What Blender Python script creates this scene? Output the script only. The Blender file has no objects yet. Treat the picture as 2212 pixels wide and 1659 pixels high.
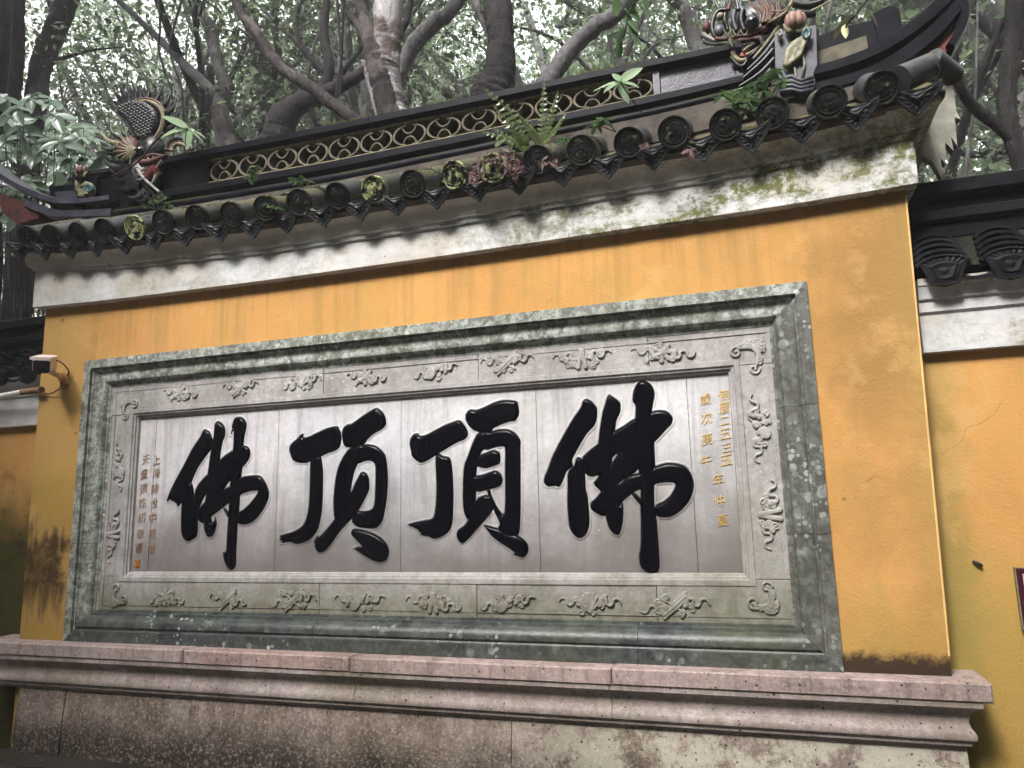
import bpy, bmesh, math, random
import numpy as np
from mathutils import Vector, Matrix
from mathutils import noise as mnoise

random.seed(7)
rng = np.random.default_rng(11)
scene = bpy.context.scene
COL = scene.collection

# ------------------------------------------------------------------ camera
F_PX = 1596.7114                      # focal length in px of a 2212 px wide picture
PPX, PPY = 1106.0, 829.5
RM = np.array([[0.948695, 0.07607393, -0.30690481],
               [0.31537358, -0.15783925, 0.93574905],
               [-0.02274448, 0.98453011, 0.17373301]])
CAM = np.array([0.0, -3.5, 1.5])
cd = bpy.data.cameras.new('camera')
cam = bpy.data.objects.new('camera', cd)
COL.objects.link(cam)
cd.sensor_width = 36.0
cd.lens = F_PX / 2212.0 * 36.0
cd.clip_start = 0.05
cd.clip_end = 500
m = Matrix.Identity(4)
for i in range(3):
    m[i][0], m[i][1], m[i][2], m[i][3] = RM[i][0], RM[i][1], -RM[i][2], CAM[i]
cam.matrix_world = m
scene.camera = cam


def P(px, py, y):
    """a measured point of the photograph (2212 px wide) at world depth y"""
    v = RM @ np.array([px - PPX, -(py - PPY), F_PX])
    t = (y - CAM[1]) / v[1]
    p = CAM + t * v
    return Vector((p[0], p[1], p[2]))


def SZ(n, px, py, y):
    """size in metres of n picture px at a point"""
    v = np.array(P(px, py, y)) - CAM
    return n * float(v @ RM[:, 2]) / F_PX


# ------------------------------------------------------------------ world, sun, exposure
SUN_EL, SUN_AZ = 46.0, -14.0           # azimuth measured from -Y (towards the camera side), + = right
world = bpy.data.worlds.new('World')
scene.world = world
world.use_nodes = True
nt = world.node_tree
nt.nodes.clear()
sky = nt.nodes.new('ShaderNodeTexSky')
sky.sky_type = 'NISHITA'
sky.sun_disc = False
sky.sun_elevation = math.radians(SUN_EL)
sky.sun_rotation = math.radians(180 - SUN_AZ)
sky.air_density = 3.0
sky.dust_density = 6.0
sky.ozone_density = 3.0
hs = nt.nodes.new('ShaderNodeHueSaturation')
hs.inputs['Saturation'].default_value = 0.12
bg = nt.nodes.new('ShaderNodeBackground')
bg.inputs['Strength'].default_value = 0.15
wo = nt.nodes.new('ShaderNodeOutputWorld')
nt.links.new(sky.outputs['Color'], hs.inputs['Color'])
nt.links.new(hs.outputs['Color'], bg.inputs['Color'])
nt.links.new(bg.outputs['Background'], wo.inputs['Surface'])
sd = bpy.data.lights.new('sun', 'SUN')
sd.energy = 1.5
sd.angle = math.radians(12)
sd.color = (1.0, 0.98, 0.96)
sun = bpy.data.objects.new('sun', sd)
COL.objects.link(sun)
az, el = math.radians(SUN_AZ), math.radians(SUN_EL)
to_sun = Vector((math.sin(az) * math.cos(el), -math.cos(az) * math.cos(el), math.sin(el)))
sun.rotation_euler = to_sun.to_track_quat('Z', 'Y').to_euler()
sun.location = to_sun * 20
scene.view_settings.view_transform = 'Standard'
scene.view_settings.look = 'None'
scene.view_settings.gamma = 1.0
scene.view_settings.exposure = 2.0
scene.view_settings.use_curve_mapping = False
scene.render.engine = 'CYCLES'
scene.cycles.use_denoising = True
scene.cycles.denoiser = 'OPENIMAGEDENOISE'
scene.cycles.denoising_input_passes = 'RGB_ALBEDO_NORMAL'
scene.cycles.denoising_prefilter = 'NONE'
scene.cycles.max_bounces = 8
scene.cycles.transparent_max_bounces = 8
scene.cycles.volume_bounces = 1


# ------------------------------------------------------------------ material helpers
class NT:
    def __init__(self, name):
        self.m = bpy.data.materials.new(name)
        self.m.use_nodes = True
        self.t = self.m.node_tree
        self.t.nodes.clear()
        self.out = self.t.nodes.new('ShaderNodeOutputMaterial')
        self.pos = self.t.nodes.new('ShaderNodeNewGeometry').outputs['Position']

    def n(self, kind, **kw):
        nd = self.t.nodes.new(kind)
        for k, v in kw.items():
            setattr(nd, k, v)
        return nd

    def put(self, sock, val):
        if hasattr(val, 'is_output'):
            self.t.links.new(val, sock)
        else:
            if sock.type == 'RGBA' and len(val) == 3:
                val = (*val, 1)
            sock.default_value = val

    def scaled(self, sx, sy, sz, off=(0, 0, 0)):
        mp = self.n('ShaderNodeMapping')
        self.put(mp.inputs['Vector'], self.pos)
        mp.inputs['Scale'].default_value = (sx, sy, sz)
        mp.inputs['Location'].default_value = off
        return mp.outputs[0]

    def noise(self, scale, detail=4, rough=0.55, vec=None, dist=0.0):
        nd = self.n('ShaderNodeTexNoise')
        self.put(nd.inputs['Vector'], vec if vec is not None else self.pos)
        nd.inputs['Scale'].default_value = scale
        nd.inputs['Detail'].default_value = detail
        nd.inputs['Roughness'].default_value = rough
        nd.inputs['Distortion'].default_value = dist
        return nd.outputs['Fac']

    def math(self, op, a, b=0.0, clamp=False):
        nd = self.n('ShaderNodeMath', operation=op, use_clamp=clamp)
        self.put(nd.inputs[0], a)
        self.put(nd.inputs[1], b)
        return nd.outputs[0]

    def step(self, x, lo, hi, a=0.0, b=1.0):
        nd = self.n('ShaderNodeMapRange', interpolation_type='SMOOTHSTEP')
        self.put(nd.inputs['Value'], x)
        nd.inputs['From Min'].default_value = lo
        nd.inputs['From Max'].default_value = hi
        nd.inputs['To Min'].default_value = a
        nd.inputs['To Max'].default_value = b
        return nd.outputs[0]

    def mix(self, a, b, fac):
        nd = self.n('ShaderNodeMix', data_type='RGBA')
        self.put(nd.inputs[0], fac)
        self.put(nd.inputs[6], a)
        self.put(nd.inputs[7], b)
        return nd.outputs[2]

    def mul(self, *a):
        r = a[0]
        for x in a[1:]:
            r = self.math('MULTIPLY', r, x)
        return r

    def xyz(self):
        nd = self.n('ShaderNodeSeparateXYZ')
        self.put(nd.inputs[0], self.pos)
        return nd.outputs

    def band(self, x, a, b, w):
        """1 between a and b with soft edges w"""
        return self.mul(self.step(x, a - w, a + w), self.step(x, b - w, b + w, 1.0, 0.0))

    def spots(self, scale, size, vec=None, soft=0.05):
        """round spots of uneven size"""
        v = self.n('ShaderNodeTexVoronoi')
        nz = self.n('ShaderNodeTexNoise')
        self.put(nz.inputs['Vector'], vec if vec is not None else self.pos)
        nz.inputs['Scale'].default_value = scale * 2.2
        vm = self.n('ShaderNodeMix', data_type='VECTOR')
        vm.inputs[0].default_value = 0.06 / max(scale / 10.0, 0.4) * 0.35
        self.put(vm.inputs[4], vec if vec is not None else self.pos)
        self.put(vm.inputs[5], nz.outputs['Color'])
        self.t.links.new(vm.outputs[1], v.inputs['Vector'])
        v.inputs['Scale'].default_value = scale
        sc = self.n('ShaderNodeSeparateColor')
        self.t.links.new(v.outputs['Color'], sc.inputs[0])
        r = self.math('POWER', sc.outputs[0], 2.5)
        lim = self.math('MULTIPLY', r, size)
        d = self.math('SUBTRACT', lim, v.outputs['Distance'])
        return self.step(d, 0.0, soft)

    def bump(self, h, strength=0.5, dist=0.01, normal=None):
        nd = self.n('ShaderNodeBump')
        nd.inputs['Strength'].default_value = strength
        nd.inputs['Distance'].default_value = dist
        self.put(nd.inputs['Height'], h)
        if normal is not None:
            self.put(nd.inputs['Normal'], normal)
        return nd.outputs[0]

    def princ(self, color, rough=0.8, normal=None, spec=0.5, metal=0.0):
        p = self.n('ShaderNodeBsdfPrincipled')
        self.put(p.inputs['Base Color'], color)
        self.put(p.inputs['Roughness'], rough)
        self.put(p.inputs['Specular IOR Level'], spec)
        self.put(p.inputs['Metallic'], metal)
        if normal is not None:
            self.put(p.inputs['Normal'], normal)
        return p

    def done(self, shader):
        self.t.links.new(shader.outputs[0], self.out.inputs['Surface'])
        return self.m

    def up(self):
        g = self.n('ShaderNodeNewGeometry')
        s = self.n('ShaderNodeSeparateXYZ')
        self.t.links.new(g.outputs['Normal'], s.inputs[0])
        return s.outputs[2]

    def rnd(self):
        return self.n('ShaderNodeObjectInfo').outputs['Random']


M = {}


def simple(name, col, rough=0.7, var=0.25, scale=8.0, spec=0.4, bump=0.2, bscale=60, metal=0.0):
    t = NT(name)
    c2 = tuple(max(0, c * (1 - var)) for c in col)
    c3 = tuple(min(1, c * (1 + var)) for c in col)
    c = t.mix(c2, c3, t.step(t.noise(scale, 5), 0.3, 0.7))
    M[name] = t.done(t.princ(c, rough, t.bump(t.noise(bscale, 4), bump, 0.005), spec, metal))
    return M[name]


# yellow ochre plaster ------------------------------------------------
def plaster(name, side):
    t = NT(name)
    X, Y, Z = t.xyz()
    big = t.noise(1.1, 5, 0.6)
    c = t.mix((0.42, 0.222, 0.072), (0.53, 0.278, 0.096), t.step(big, 0.35, 0.65))
    blot = t.step(t.noise(2.3, 8, 0.72, t.scaled(1, 1, 0.8, (3.1, 0, 1.7))), 0.48, 0.64)
    c = t.mix(c, (0.40, 0.25, 0.075), t.mul(blot, 0.55))
    streak = t.step(t.noise(1.6, 7, 0.7, t.scaled(6, 6, 0.5, (9, 0, 0))), 0.50, 0.66)
    c = t.mix(c, (0.36, 0.23, 0.09), t.mul(streak, 0.45))
    fine = t.step(t.noise(14, 7, 0.8), 0.42, 0.60)
    c = t.mix(c, (0.50, 0.25, 0.07), t.mul(fine, 0.35))
    wob = t.math('MULTIPLY', t.math('SUBTRACT', t.noise(5.5, 5, 0.6), 0.5), 0.45)
    wobf = t.math('MULTIPLY', t.math('SUBTRACT', t.noise(26, 4, 0.7), 0.5), 0.10)
    if side == 'main':
        # ragged black damp line on the foot of the right hand part
        zz = t.math('ADD', Z, wobf)
        zz2 = t.math('ADD', Z, wob)
        c = t.mix(c, (0.30, 0.21, 0.05), t.mul(t.step(zz2, 0.9, 1.30, 0.6, 0.0), t.step(X, 0.20, 0.24)))
        # brown patch where the paint is gone at the lower left
        xx = t.math('ADD', X, t.math('MULTIPLY', wob, 0.5))
        zz3 = t.math('ADD', Z, t.math('MULTIPLY', wob, 0.9))
        vst = t.math('MULTIPLY', t.math('SUBTRACT', t.noise(2.0, 5, 0.6, t.scaled(10, 10, 0.8)), 0.5), 0.6)
        patch = t.mul(t.step(xx, -4.06, -3.97, 1.0, 0.0), t.band(t.math('ADD', zz3, vst), 1.02, 1.46, 0.14))
        # brown smudges and painted-in shade at the right, run marks beside the left edge
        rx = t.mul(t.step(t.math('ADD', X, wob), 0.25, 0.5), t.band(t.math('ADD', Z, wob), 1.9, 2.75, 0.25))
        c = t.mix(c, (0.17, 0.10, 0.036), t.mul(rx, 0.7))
        right_shade = t.mul(t.step(X, -0.6, 0.6), t.step(t.noise(1.9, 6, 0.6, t.scaled(1, 1, 1, (8, 8, 1))), 0.35, 0.65))
        c = t.mix(c, (0.30, 0.17, 0.055), t.mul(right_shade, 0.75))  # shade of the right side put into the plaster colour
        lx = t.step(t.math('ADD', X, t.math('MULTIPLY', wob, 0.6)), -4.1, -3.95, 1.0, 0.0)
        c = t.mix(c, (0.40, 0.26, 0.085), t.mul(lx, 0.6))
        ed = t.mul(t.step(t.math('ADD', X, t.math('MULTIPLY', wob, 0.25)), 0.55, 0.70), t.step(Z, 0.9, 1.2))
        c = t.mix(c, (0.30, 0.20, 0.06), t.mul(ed, 0.45))
        c = t.mix(c, t.mix((0.018, 0.011, 0.008), (0.10, 0.065, 0.02), t.step(t.noise(11, 7, 0.8), 0.45, 0.6)), t.mul(patch, 0.9))
        yl = t.mul(t.step(X, -4.02, -3.9, 1.0, 0.0), t.step(zz3, 1.5, 2.0, 0.65, 0.0))
        c = t.mix(c, (0.26, 0.17, 0.03), t.mul(yl, t.step(patch, 0.3, 0.0)))
        c = t.mix(c, (0.012, 0.009, 0.010), t.mul(t.step(zz, 0.865, 0.925, 0.92, 0.0), t.step(X, 0.20, 0.24)))
    elif side == 'right':
        zz2 = t.math('ADD', Z, wob)
        c = t.mix(c, (0.30, 0.21, 0.05), t.step(zz2, 1.0, 1.45, 0.65, 0.0))
        ed = t.step(t.math('ADD', X, t.math('MULTIPLY', wob, 0.3)), 0.78, 0.90, 1.0, 0.0)
        c = t.mix(c, (0.20, 0.17, 0.05), t.mul(ed, 0.6))
    else:
        zz2 = t.math('ADD', Z, wob)
        c = t.mix(c, (0.030, 0.036, 0.009), t.step(zz2, 1.35, 1.95, 0.95, 0.0))
        c = t.mix(c, (0.04, 0.028, 0.02), t.mul(t.step(t.noise(7, 6, 0.7), 0.52, 0.62), t.step(zz2, 1.5, 2.0, 0.8, 0.0)))
    if side != 'left':
        run = t.mul(t.step(t.noise(1.5, 7, 0.7, t.scaled(8, 8, 0.35, (3, 0, 6))), 0.47, 0.62), t.step(t.math('ADD', Z, wob), 2.15, 2.75))
        c = t.mix(c, (0.22, 0.145, 0.055), t.mul(run, 0.35))
        pale = t.step(t.noise(1.7, 8, 0.7, t.scaled(1, 1, 1, (2, 7, 3))), 0.54, 0.64)
        c = t.mix(c, (0.52, 0.32, 0.125), t.mul(pale, 0.4))
    ve = t.n('ShaderNodeTexVoronoi', feature='DISTANCE_TO_EDGE')
    nv = t.n('ShaderNodeTexNoise')
    t.put(nv.inputs['Vector'], t.pos)
    nv.inputs['Scale'].default_value = 3.5
    vm = t.n('ShaderNodeMix', data_type='VECTOR')
    vm.inputs[0].default_value = 0.18
    t.put(vm.inputs[4], t.pos)
    t.put(vm.inputs[5], nv.outputs['Color'])
    t.t.links.new(vm.outputs[1], ve.inputs['Vector'])
    ve.inputs['Scale'].default_value = 1.3
    crk = t.mul(t.step(ve.outputs['Distance'], 0.001, 0.003, 1.0, 0.0), t.step(t.noise(1.4, 3), 0.58, 0.64))
    c = t.mix(c, (0.13, 0.075, 0.03), t.mul(crk, 0.35))
    chip = t.spots(5, 0.10, None, 0.02)
    c = t.mix(c, (0.16, 0.09, 0.04), t.mul(chip, 0.7))
    h = t.math('ADD', t.noise(75, 4, 0.6), t.math('MULTIPLY', t.noise(22, 4), 0.7))
    M[name] = t.done(t.princ(c, 0.85, t.bump(h, 0.5, 0.006), 0.1))


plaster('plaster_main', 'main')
plaster('plaster_right', 'right')
plaster('plaster_left', 'left')


# white limewash with algae -------------------------------------------
def lime(name, gx0, gx1, amount=1.0, base0=(0.40, 0.385, 0.36), base1=(0.57, 0.57, 0.58)):
    t = NT(name)
    X, Y, Z = t.xyz()
    c = t.mix(base0, base1, t.step(t.noise(3.0, 6, 0.65), 0.32, 0.62))
    c = t.mix(c, (0.50, 0.43, 0.35), t.mul(t.step(t.noise(1.7, 6, 0.6, t.scaled(0.8, 1, 3, (4, 1, 0))), 0.48, 0.68), 0.55))
    alg = t.step(t.noise(2.0, 9, 0.8, t.scaled(0.8, 1.0, 2.0)), 0.40, 0.58)
    side = t.step(X, gx0, gx1, 0.30, 1.0)
    alg = t.mul(alg, t.step(t.noise(22, 7, 0.8, t.scaled(1, 1, 1, (1, 2, 3))), 0.36, 0.58))
    c = t.mix(c, (0.105, 0.11, 0.032), t.mul(alg, side, 0.85 * amount))
    sp = t.step(t.noise(30, 6, 0.75), 0.54, 0.68)
    c = t.mix(c, (0.16, 0.16, 0.07), t.mul(sp, side, 0.55 * amount))
    dk = t.step(t.noise(4.5, 9, 0.8, t.scaled(1, 1, 1, (7, 3, 0))), 0.55, 0.68)
    c = t.mix(c, (0.07, 0.065, 0.04), t.mul(dk, side, 0.75 * amount))
    c = t.mix(c, (0.23, 0.12, 0.06), t.mul(t.spots(9, 0.15, None, 0.03), 0.6))
    h = t.math('ADD', t.noise(30, 5), t.math('MULTIPLY', t.noise(6, 4), 1.0))
    M[name] = t.done(t.princ(c, 0.8, t.bump(h, 0.35, 0.008), 0.3))


lime('limewash', -2.0, 0.2, 1.45)
lime('limewash_side', 0.6, 1.2, 0.8)
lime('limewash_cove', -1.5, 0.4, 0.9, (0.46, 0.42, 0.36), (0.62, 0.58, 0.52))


# stone ----------------------------------------------------------------
def stone(name, c1, c2, green=0.3, lichen=0.5, dark=0.2, wet=0.75, greencol=(0.075, 0.085, 0.032), slabs=None,
          side=None, pits=0.0, streak=0.3, grain=0.4, mottle=0.25, crust=None, spec=0.2, fine=0.0, lichcol=(0.55, 0.60, 0.54), low=None):
    t = NT(name)
    X, Y, Z = t.xyz()
    c = t.mix(c1, c2, t.step(t.noise(2.4, 6, 0.65), 0.32, 0.68))
    if slabs:
        for x0, x1, tone in slabs:
            c = t.mix(c, tone, t.mul(t.band(X, x0, x1, 0.001), 0.45))
    gr = t.step(t.noise(38, 6, 0.85), 0.44, 0.58)
    c = t.mix(c, tuple(v * 0.55 for v in c1), t.mul(gr, grain))
    md = t.step(t.noise(9, 8, 0.82, t.scaled(1, 1, 0.8, (2, 2, 7))), 0.44, 0.58)
    c = t.mix(c, tuple(v * 0.42 for v in c1), t.mul(md, mottle))
    st = t.step(t.noise(1.3, 6, 0.7, t.scaled(11, 11, 0.7, (2, 5, 1))), 0.48, 0.64)
    c = t.mix(c, tuple(v * 0.45 for v in c1), t.mul(st, streak))
    gm = t.step(t.noise(1.5, 7, 0.66, t.scaled(1, 1, 1, (11, 2, 5))), 0.40, 0.66)
    gfac = t.mul(gm, green)
    if side:
        gfac = t.mul(gfac, t.step(X, side[0], side[1], 0.35, 1.0))
    c = t.mix(c, greencol, gfac)
    if low:
        zz = t.math('ADD', Z, t.math('MULTIPLY', t.math('SUBTRACT', t.noise(3.5, 6, 0.6), 0.5), low[3]))
        c = t.mix(c, low[2], t.step(zz, low[0], low[1], 0.92, 0.0))
    dk = t.step(t.noise(3.2, 7, 0.7, t.scaled(0.6, 1, 1.6, (1, 8, 3))), 0.5, 0.7)
    c = t.mix(c, (0.010, 0.011, 0.011), t.mul(dk, dark))
    l1 = t.spots(19, 0.42 * (0.6 + lichen), None, 0.10)
    l2 = t.spots(42, 0.48 * (0.6 + lichen), t.scaled(1, 1, 1, (3, 3, 3)), 0.12)
    dens = t.step(t.noise(1.8, 4, 0.6, t.scaled(1, 1, 1, (6, 6, 2))), 0.64 - 0.34 * lichen, 0.80 - 0.34 * lichen)
    lf = t.math('MAXIMUM', l1, l2)
    big = t.step(t.noise(8.5, 5, 0.55, t.scaled(1, 1, 1, (5, 1, 9))), 0.60, 0.63)
    lf = t.math('MAXIMUM', lf, t.mul(big, 0.8 if lichen > 0.6 else 0.0))
    c = t.mix(c, t.mix(lichcol, tuple(v * 0.5 for v in lichcol), t.step(t.noise(14, 4), 0.4, 0.6)), t.mul(lf, dens, t.step(t.noise(4, 5, 0.7), 0.35, 0.6, 0.35, 0.9)))
    if fine:
        fc = t.step(t.noise(17, 9, 0.85, t.scaled(1, 1, 1, (9, 4, 4))), 0.46, 0.56)
        c = t.mix(c, tuple(v * 0.8 for v in lichcol), t.mul(fc, fine))
        fc2 = t.step(t.noise(7, 9, 0.85, t.scaled(1, 1, 1, (2, 9, 6))), 0.50, 0.60)
        c = t.mix(c, greencol, t.mul(fc2, fine))
    if crust:
        cf = t.mul(t.step(X, crust[0], crust[1]), t.step(t.noise(6, 8, 0.8, t.scaled(1, 1, 1, (7, 7, 0))), 0.42, 0.54))
        c = t.mix(c, crust[2], t.mul(cf, 0.8))
    h = t.math('ADD', t.noise(110, 4, 0.7), t.math('MULTIPLY', t.noise(18, 5), 0.8))
    if pits:
        pt = t.spots(48, 0.30, t.scaled(1, 1, 1, (8, 8, 8)), 0.05)
        c = t.mix(c, (0.02, 0.015, 0.012), t.mul(pt, 0.9))
        h = t.math('SUBTRACT', h, t.math('MULTIPLY', pt, 2.0))
        c = t.mix(c, tuple(min(1, v * 1.5) for v in c2), t.mul(t.step(t.noise(55, 8, 0.85), 0.50, 0.62), pits))
    M[name] = t.done(t.princ(c, wet, t.bump(h, 0.5, 0.004), spec))


SLABS = [(-3.66, -3.42, (0.58, 0.53, 0.54)), (-3.42, -2.48, (0.50, 0.45, 0.47)), (-2.48, -1.70, (0.38, 0.385, 0.40)),
         (-1.70, -0.99, (0.47, 0.45, 0.44)), (-0.99, -0.25, (0.45, 0.43, 0.41)), (-0.25, 0.05, (0.27, 0.265, 0.255))]
stone('panel_stone', (0.50, 0.485, 0.50), (0.66, 0.65, 0.665), mottle=0.22, grain=0.25, green=0.35, lichen=0.2, dark=0.10, wet=0.85, spec=0.15,
      greencol=(0.25, 0.235, 0.19), slabs=SLABS, streak=0.5, side=(-2.6, -0.6), low=(1.15, 1.95, (0.11, 0.095, 0.088), 0.6))
stone('border_stone', (0.31, 0.285, 0.28), (0.41, 0.38, 0.375), mottle=0.35, fine=0.15, green=0.5, lichen=0.35, dark=0.15, wet=0.8,
      greencol=(0.15, 0.145, 0.09), side=(-2.6, 0.1), streak=0.35, low=(1.0, 1.24, (0.12, 0.113, 0.075), 0.25))
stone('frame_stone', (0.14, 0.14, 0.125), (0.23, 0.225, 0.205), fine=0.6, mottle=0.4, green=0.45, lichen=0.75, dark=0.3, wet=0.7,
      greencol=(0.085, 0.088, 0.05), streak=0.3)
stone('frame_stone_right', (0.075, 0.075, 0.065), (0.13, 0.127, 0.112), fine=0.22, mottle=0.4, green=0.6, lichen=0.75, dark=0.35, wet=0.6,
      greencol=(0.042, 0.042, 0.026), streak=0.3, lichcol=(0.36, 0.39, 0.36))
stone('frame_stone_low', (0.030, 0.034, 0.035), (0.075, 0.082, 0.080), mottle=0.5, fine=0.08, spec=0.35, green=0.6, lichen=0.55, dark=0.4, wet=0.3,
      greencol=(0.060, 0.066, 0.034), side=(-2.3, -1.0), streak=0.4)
LEDGE = [(-4.6, -2.90, (0.31, 0.25, 0.235)), (-2.90, -1.97, (0.33, 0.19, 0.15)), (-1.97, -0.68, (0.44, 0.315, 0.29)),
         (-0.68, 1.2, (0.40, 0.295, 0.275))]
stone('ledge_stone', (0.33, 0.25, 0.228), (0.44, 0.35, 0.33), mottle=0.35, green=0.4, lichen=0.12, dark=0.5, wet=0.7,
      greencol=(0.11, 0.085, 0.055), slabs=LEDGE, streak=0.75, pits=0.35)
stone('mould_stone', (0.30, 0.235, 0.215), (0.46, 0.39, 0.375), mottle=0.35, green=0.5, lichen=0.12, dark=0.35, wet=0.5,
      greencol=(0.14, 0.13, 0.06), streak=0.35, pits=0.25)
stone('block_stone', (0.24, 0.18, 0.15), (0.40, 0.32, 0.28), crust=(-1.7, -0.3, (0.44, 0.42, 0.33)), mottle=0.6, grain=0.55, green=0.6, lichen=0.05, dark=0.4, wet=0.75,
      greencol=(0.10, 0.08, 0.04), streak=0.5, pits=0.5, lichcol=(0.5, 0.5, 0.40),
      low=(0.26, 0.50, (0.018, 0.015, 0.010), 0.35))
stone('step_stone', (0.022, 0.019, 0.017), (0.06, 0.05, 0.043), green=0.5, lichen=0.1, dark=0.5, wet=0.35,
      greencol=(0.03, 0.035, 0.015))
stone('paving_stone', (0.26, 0.245, 0.23), (0.36, 0.345, 0.325), green=0.3, lichen=0.1, dark=0.3, wet=0.35)

# black lacquer of the large characters ---------------------------------
t = NT('black_lacquer')
br = t.noise(2.2, 6, 0.7, t.scaled(30, 30, 6))
M['black_lacquer'] = t.done(t.princ((0.0015, 0.0015, 0.003), t.step(br, 0.3, 0.7, 0.14, 0.28),
                                    t.bump(t.math('ADD', br, t.math('ADD', t.noise(34, 5, 0.7), t.noise(11, 3))), 0.3, 0.003), 0.07))
# gilding
t = NT('gilding')
M['gilding'] = t.done(t.princ(t.mix((0.50, 0.30, 0.06), (0.72, 0.47, 0.14), t.noise(60, 3)), 0.45, None, 0.5, 0.15))
t = NT('worn_gilding')
M['worn_gilding'] = t.done(t.princ(t.mix((0.22, 0.12, 0.06), (0.36, 0.24, 0.14), t.step(t.noise(90, 3), 0.35, 0.65)), 0.5))
simple('seal_red', (0.36, 0.13, 0.03), 0.6, 0.4, 90)


# roof tile --------------------------------------------------------------
def tile_mat(name, base, moss, lich, rough=0.42, spec=0.4):
    t = NT(name)
    r = t.rnd()
    c = t.mix(tuple(v * 0.55 for v in base), tuple(v * 1.6 for v in base), t.step(t.noise(9, 6, 0.7), 0.3, 0.7))
    c = t.mix(c, tuple(v * 2.2 + 0.003 for v in base), t.mul(t.step(t.noise(23, 5, 0.7), 0.52, 0.70), 0.45))
    up = t.up()
    mfac = t.mul(t.step(t.math('ADD', up, t.math('MULTIPLY', t.math('SUBTRACT', t.noise(14, 5, 0.7), 0.5), 1.6)), 0.05, 0.75),
                 t.step(t.noise(2.6, 4, 0.6), 0.34, 0.58), moss)
    c = t.mix(c, t.mix((0.045, 0.042, 0.012), (0.085, 0.072, 0.022), t.noise(40, 3)), mfac)
    if lich:
        on = 1.0 if lich > 0.86 else 0.0
        sp = t.step(t.noise(28, 5, 0.6), 0.47, 0.52)
        c = t.mix(c, (0.32, 0.34, 0.16), t.mul(sp, on, lich))
        sp2 = t.step(t.noise(34, 5, 0.6, t.scaled(1, 1, 1, (4, 4, 4))), 0.61, 0.66)
        c = t.mix(c, (0.13, 0.135, 0.06), t.mul(sp2, lich))
    h = t.math('ADD', t.noise(70, 4, 0.7), t.math('MULTIPLY', t.noise(15, 4), 0.7))
    M[name] = t.done(t.princ(c, t.math('ADD', t.math('MULTIPLY', mfac, 0.4), rough), t.bump(h, 0.4, 0.004), spec))


tile_mat('tile_round', (0.034, 0.036, 0.038), 0.8, 0.0)
tile_mat('tile_disc', (0.011, 0.0115, 0.0115), 0.25, 0.85, 0.5, 0.12)
tile_mat('tile_disc_lichen', (0.011, 0.0115, 0.0115), 0.25, 0.9, 0.5, 0.12)
tile_mat('tile_drip', (0.018, 0.0195, 0.021), 0.3, 0.0, 0.4, 0.18)
tile_mat('ridge_brick', (0.0045, 0.0045, 0.007), 0.40, 0.0, 0.38, 0.05)
tile_mat('ridge_panel', (0.045, 0.042, 0.055), 0.1, 0.0, 0.30, 0.25)
tile_mat('coping_tile', (0.0075, 0.008, 0.010), 0.2, 0.0, 0.42, 0.08)
tile_mat('roof_earth', (0.045, 0.036, 0.027), 0.8, 0.0, 0.8)
simple('lattice_ochre', (0.085, 0.068, 0.042), 0.7, 0.45, 30)
simple('lattice_inside', (0.075, 0.064, 0.042), 0.8, 0.4, 12)
simple('ledge_ochre', (0.17, 0.15, 0.085), 0.75, 0.4, 25)
simple('red_render', (0.12, 0.028, 0.014), 0.7, 0.5, 14)
simple('fish_board', (0.20, 0.195, 0.16), 0.8, 0.35, 9)
simple('dragon_dark', (0.012, 0.011, 0.012), 0.38, 0.5, 25, bump=0.4)
simple('dragon_cream', (0.17, 0.145, 0.085), 0.6, 0.4, 25)
simple('dragon_red', (0.065, 0.018, 0.013), 0.6, 0.5, 25)
simple('dragon_white', (0.24, 0.22, 0.205), 0.5, 0.25, 30)
simple('dragon_grey', (0.045, 0.045, 0.058), 0.45, 0.35, 25)
simple('dragon_scarlet', (0.16, 0.032, 0.026), 0.5, 0.3, 25)
simple('teal_glaze', (0.025, 0.07, 0.07), 0.45, 0.35, 25)
simple('lotus_pink', (0.20, 0.115, 0.09), 0.55, 0.35, 25)
simple('lotus_leaf_glaze', (0.17, 0.16, 0.095), 0.55, 0.35, 20)
simple('eye_black', (0.01, 0.01, 0.014), 0.12, 0.1, 10, 0.6, 0.0)
simple('lit_edge_plaster', (0.66, 0.40, 0.15), 0.8, 0.15, 9)
simple('white_paint', (0.72, 0.70, 0.68), 0.5, 0.12, 12)
simple('pinkish_plastic', (0.74, 0.60, 0.58), 0.45, 0.15, 10)
simple('black_plastic', (0.018, 0.017, 0.018), 0.25, 0.2, 10, 0.5, 0.0)
simple('ochre_bracket', (0.55, 0.32, 0.14), 0.6, 0.35, 30)
simple('rubber', (0.02, 0.018, 0.016), 0.6, 0.2, 10, 0.4, 0.0)
simple('pipe_rust', (0.17, 0.10, 0.055), 0.65, 0.5, 20)
simple('maroon', (0.034, 0.004, 0.010), 0.35, 0.15, 8, 0.5, 0.0)
simple('twig_brown', (0.035, 0.02, 0.016), 0.7, 0.4, 60)
simple('red_litter', (0.045, 0.016, 0.013), 0.6, 0.6, 60)
simple('litter_brown', (0.07, 0.05, 0.03), 0.8, 0.5, 6)
simple('pale_leaf', (0.55, 0.55, 0.32), 0.5, 0.2, 30)


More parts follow.
